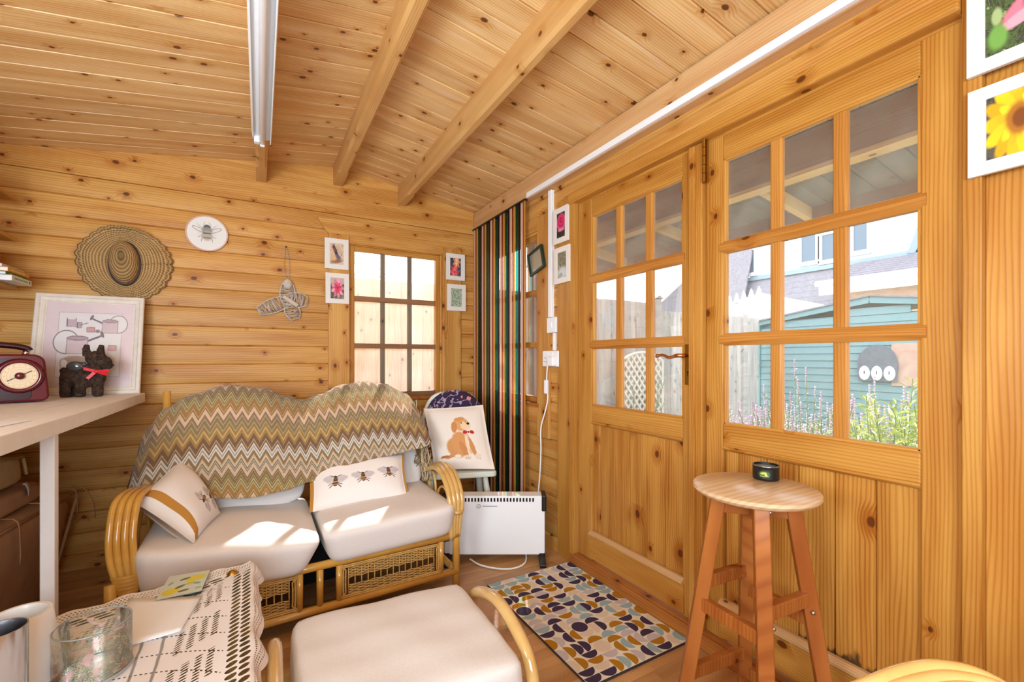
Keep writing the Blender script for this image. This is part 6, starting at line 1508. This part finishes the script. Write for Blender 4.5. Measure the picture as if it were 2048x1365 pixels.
# three clock ornament on the shed
co = thing('clock_ornament', 'dark arched wall ornament with three white oval dials on the shed', 'ornament', (SX-.06, 2.57, 1.0))
cy = 2.575; arc = [(cy-.20, .80), (cy+.20, .80), (cy+.21, 1.02)]+[(cy+.21*math.cos(a), 1.02+.24*math.sin(a)) for a in [PI*i/10 for i in range(1, 10)]]+[(cy-.21, 1.02)]
M['slate'] = plain('slate_grey', (92, 100, 112), .8, nz=.8, nscale=30, col2=(120, 128, 138))
MB().prism([(a, b_) for a, b_ in arc], 0, SX-.05, SX-.035).build('backplate', 'slate', co)
for dy in (-.13, .0, .13):
    MB().lathe([(.001, 0), (.052, 0), (.060, .006), (.052, .010), (.001, .008)], 24, (SX-.05, cy+dy, .90), RY(-PI/2), 1.55, 1.0).build('dial', 'white', co, smooth=True)
    MB().box(SX-.063, cy+dy-.004, .89, SX-.059, cy+dy+.004, .93).build('hand', 'black', co)
# white canopy with a row of finials
gz_ = thing('white_parasol', 'large white garden canopy with a row of pointed finials on top', 'parasol', (7.6, 5.0, GZ))
cc_ = Vector((8.9, 5.35, 2.42)); R_ = [(7.9, 6.55), (7.75, 4.05), (9.9, 3.9), (10.2, 6.6)]
top = [Vector((x, y, 1.93)) for x, y in R_]
v = [cc_]+top+[p-Vector((0, 0, .13)) for p in top]
MB().add(v, [(0, 1, 2), (0, 2, 3), (0, 3, 4), (0, 4, 1), (1, 2, 6, 5), (2, 3, 7, 6), (3, 4, 8, 7), (4, 1, 5, 8)]).build('canopy', 'canvaswhite', gz_, solid=.01)
MB().tube([(8.9, 5.35, GZ), (8.9, 5.35, 2.4)], .04, 12).build('pole', 'upvc', gz_)
for k in range(7):
    y = 6.05-.155*k; hgt = .42 if k == 0 else .22-.006*k; x = 8.45
    z0 = 2.13+.03*k; MB().lathe([(.05 if k else .07, 0), (.055 if k else .075, hgt*.25), (.03, hgt*.55), (.035, hgt*.62), (.004, hgt)], 8, (x, y, z0)).build('finial', 'canvaswhite', gz_, smooth=True)
MB().box(8.42, 5.05, 2.10, 8.48, 6.12, 2.15).build('finial_rail', 'canvaswhite', gz_)
# house with dormer
ho = thing('neighbour_house', 'white clad neighbouring house with a grey tiled roof and long dormer', 'house', (14, 5, GZ))
def roofq(n, pts, mat='rooftile'): return MB().add(pts, [tuple(range(len(pts)))]).build(n, mat, ho, solid=.06)
gx = 12.0; gzz = 2.93
MB().box(gx+.35, -4, GZ, gx+.6, 5.55, gzz-.1).build('brick_wall', 'brickwall', ho)
MB().box(gx-.05, -4, gzz-.26, gx+.35, 5.72, gzz-.12).build('soffit_box', 'upvc', ho)
MB().tube([(gx-.10, -4, gzz-.02), (gx-.10, 5.78, gzz-.02)], .07, 10).box(gx-.04, -4, gzz-.3, gx, 5.74, gzz).build('gutter', 'upvc', ho)
# tile courses on the near roof slope
def course(y0, y1, x0, z0, x1, z1, n, mat='rooftile'):
    for k in range(n):
        a = k/n; b_ = (k+1)/n
        xa, za, xb, zb = x0+(x1-x0)*a, z0+(z1-z0)*a, x0+(x1-x0)*b_, z0+(z1-z0)*b_
        MB().add([(xa, y0, za+.03), (xa, y1, za+.03), (xb, y1, zb), (xb, y0, zb), (xa, y0, za), (xa, y1, za)], [(0, 1, 2, 3), (0, 4, 5, 1)]).build('tile_course', mat, ho)
course(-4, 5.75, gx, gzz+.02, 13.95, 3.66, 8)
course(5.75, 9.6, 13.2, 2.3, 13.95, 3.66, 8)
MB().add([(13.2, 9.6, 2.3), (13.95, 9.6, 3.66), (13.95, 9.6, 5.2), (13.95, 8.75, 5.6)] and [(13.1, 13.2, 2.2), (13.2, 8.6, 2.2), (14.2, 8.6, 5.9), (15.2, 9.6, 5.9)], [(0, 1, 2, 3)]).build('hip_roof', 'rooftile', ho, solid=.05)
# dormer front (plane x = 13.9) with sloping right end
DX = 13.9
MB().prism([(8.72, 3.70), (4.55, 3.70), (4.05, 5.2), (3.6, 6.6), (3.6, 7.4), (8.72, 7.4)], 0, DX, DX+.3).build('dormer_front', 'cladding', ho)
for z in [3.75+.16*k for k in range(20)]: MB().box(DX-.012, 4.5-.33*(z-3.7), z, DX, 8.72, z+.012).build('weatherboard', 'cladding', ho)
MB().box(DX-.06, 4.45, 3.60, DX+.1, 8.8, 3.72).build('flashing', 'lead', ho)
MB().prism([(4.5, 3.66), (4.66, 3.66), (3.75, 6.4), (3.6, 6.4)], 0, DX-.08, DX+.1).build('flashing', 'lead', ho)
MB().prism([(4.55, 3.66), (3.65, 6.4), (3.2, 7.0), (-4, 7.0), (-4, 3.66)], 0, DX-.06, DX+.2).build('tile_cheek', 'rooftile', ho)
def fwin(y0, y1, z0, z1, n=1):
    wf_ = MB().box(DX-.07, y0-.10, z0-.12, DX-.01, y1+.10, z0-.001).box(DX-.07, y0-.10, z1+.001, DX-.01, y1+.10, z1+.10).box(DX-.069, y0-.10, z0, DX-.01, y0-.001, z1).box(DX-.069, y1+.001, z0, DX-.01, y1+.10, z1).build('window_frame', 'upvc', ho)
    MB().box(DX-.04, y0, z0, DX-.012, y1, z1).build('window_pane', 'farglass', wf_)
for (u0, v0, u1, v1) in ((1482, 506, 1510, 545), (1605, 464, 1633, 521), (1646, 472, 1674, 517), (1709, 445, 1736, 499)):
    F_ = 886.; cs2, sn2 = math.cos(math.radians(29.65)), math.sin(math.radians(29.65))
    def wp(u, v):
        a = (u-1024)/F_; rx_, ry_, rz_ = sn2+a*cs2, cs2-a*sn2, (717-v)/F_; t = DX/rx_; return ry_*t, 1.09+rz_*t
    ya, zt_ = wp(u0, v0); yb3, zb3 = wp(u1, v1); fwin(yb3, ya, zb3, zt_)
# plants outside the doors
def leafm(name, a, b_):
    m, nt, b = newmat(name); oi = N(nt, 'ShaderNodeTexCoord'); n = noise(nt, oi.outputs['Object'], 14, 2)
    nt.links.new(mix(nt, smooth(nt, n, .35, .65), lin(a), lin(b_)), b.inputs['Base Color']); b.inputs['Roughness'].default_value = .6; b.inputs['Subsurface Weight'].default_value = 0
    return m
M['leaf1'] = leafm('bright_leaf', (150, 176, 70), (206, 214, 120)); M['leaf2'] = leafm('greygreen_leaf', (130, 156, 124), (186, 200, 166)); M['lav'] = leafm('lavender_flower', (176, 150, 190), (206, 186, 206)); M['stem'] = plain('plant_stem', (120, 130, 80), .8)
def bush(name, label, c, r, h, nst, leafmat, seed, leafL=.07, fl=None, cat='plant', lw=.015):
    rnd = random.Random(seed); t = thing(name, label, cat, (c[0], c[1], GZ)); st_ = MB(); lf_ = MB(); fo = MB()
    for i in range(nst):
        a = rnd.random()*2*PI; rr = math.sqrt(rnd.random()); base = Vector((c[0]+r*.5*rr*math.cos(a), c[1]+r*.5*rr*math.sin(a), GZ+.02))
        H = h*(1-.45*rr)*rnd.uniform(.8, 1.1); tip = base+Vector((r*.6*rr*math.cos(a)+rnd.uniform(-.06, .06), r*.6*rr*math.sin(a)+rnd.uniform(-.06, .06), H))
        mid = (base+tip)/2+Vector((rnd.uniform(-.04, .04), rnd.uniform(-.04, .04), .03)); pts = smoothpath([base, mid, tip], 4); st_.tube(pts, .003, 3, cap=False)
        nl = int(H/.017)
        for k in range(nl):
            q = .22+.78*k/nl; p = base.lerp(mid, q*2) if q < .5 else mid.lerp(tip, q*2-1); an = k*2.4+rnd.random(); d = Vector((math.cos(an), math.sin(an), rnd.uniform(.1, .9))).normalized(); L = leafL*rnd.uniform(.6, 1.1)*(1-.3*q); s = d.cross(Vector((0, 0, 1))).normalized()*lw*.5
            e = p+d*L; m_ = p+d*L*.5+Vector((0, 0, .006)); lf_.add([p, m_+s, e, m_-s], [(0, 1, 2, 3)])
        if fl:
            for k in range(7):
                p = tip+Vector((0, 0, -.018*k+.05)); w_ = .011*(1-.07*k); lf2 = fo; lf2.ell(p, (w_*.7, w_*.7, .009), 4)
    st_.build('stems', 'stem', t, kind='stuff'); lf_.build('foliage', leafmat, t, kind='stuff')
    if fl: fo.build('flower_spikes', fl, t, kind='stuff')
bush('leafy_shrub', 'bright green shrub with narrow leaves outside the right door', (3.0, 1.0, 0), .62, 1.08, 150, 'leaf1', 1, .11)
bush('leafy_shrub', 'green shrub with narrow leaves outside, at the right end of the glass', (2.9, .52, 0), .5, .86, 90, 'leaf1', 2, .10)
bush('lavender_bush', 'lavender bush with pale purple spikes in front of the shed', (3.2, 1.62, 0), .55, 1.08, 150, 'leaf2', 3, .05, 'lav', lw=.006)
bush('lavender_bush', 'low lavender bush left of the tall one, near the fence corner', (3.6, 2.25, 0), .6, .86, 110, 'leaf2', 4, .05, 'lav', lw=.006)
bush('lavender_bush', 'lavender bush between the two green shrubs', (3.4, 1.3, 0), .45, 1.0, 110, 'leaf2', 6, .05, 'lav', lw=.006)
bush('climbing_plant', 'thin twiggy climber showing above the white trellis', (4.1, 4.0, 0), .30, 1.32, 26, 'leaf2', 7, .05)
# bare tree beyond the back fence
t = thing('garden_tree', 'pale tree beyond the back fence seen in the small window', 'tree', (1.25, 7.5, GZ))
rnd = random.Random(9); mb = MB(); lf_ = MB(); mb.tube([(1.25, 7.5, GZ), (1.25, 7.5, 2.4)], [.07, .04], 8)
for k in range(40):
    a = rnd.random()*6.28; z0 = rnd.uniform(1.7, 2.5); p = Vector((1.25, 7.5, z0)); e = p+Vector((math.cos(a)*.5, math.sin(a)*.5, rnd.uniform(.2, .7))); mb.tube([p, (p+e)/2+Vector((0, 0, .05)), e], [.012, .008, .003], 4)
    for j in range(14):
        q = p.lerp(e, rnd.uniform(.3, 1.1))+Vector((rnd.uniform(-.1, .1), rnd.uniform(-.1, .1), rnd.uniform(-.08, .1))); s = Vector((rnd.uniform(-1, 1), rnd.uniform(-1, 1), rnd.uniform(-1, 1))).normalized()*.035; u_ = s.cross(Vector((0, 1, .3))).normalized()*.012; lf_.add([q-s, q+u_, q+s, q-u_], [(0, 1, 2, 3)])
mb.build('branches', 'fence', t, kind='stuff'); lf_.build('foliage', 'leaf2', t, kind='stuff')
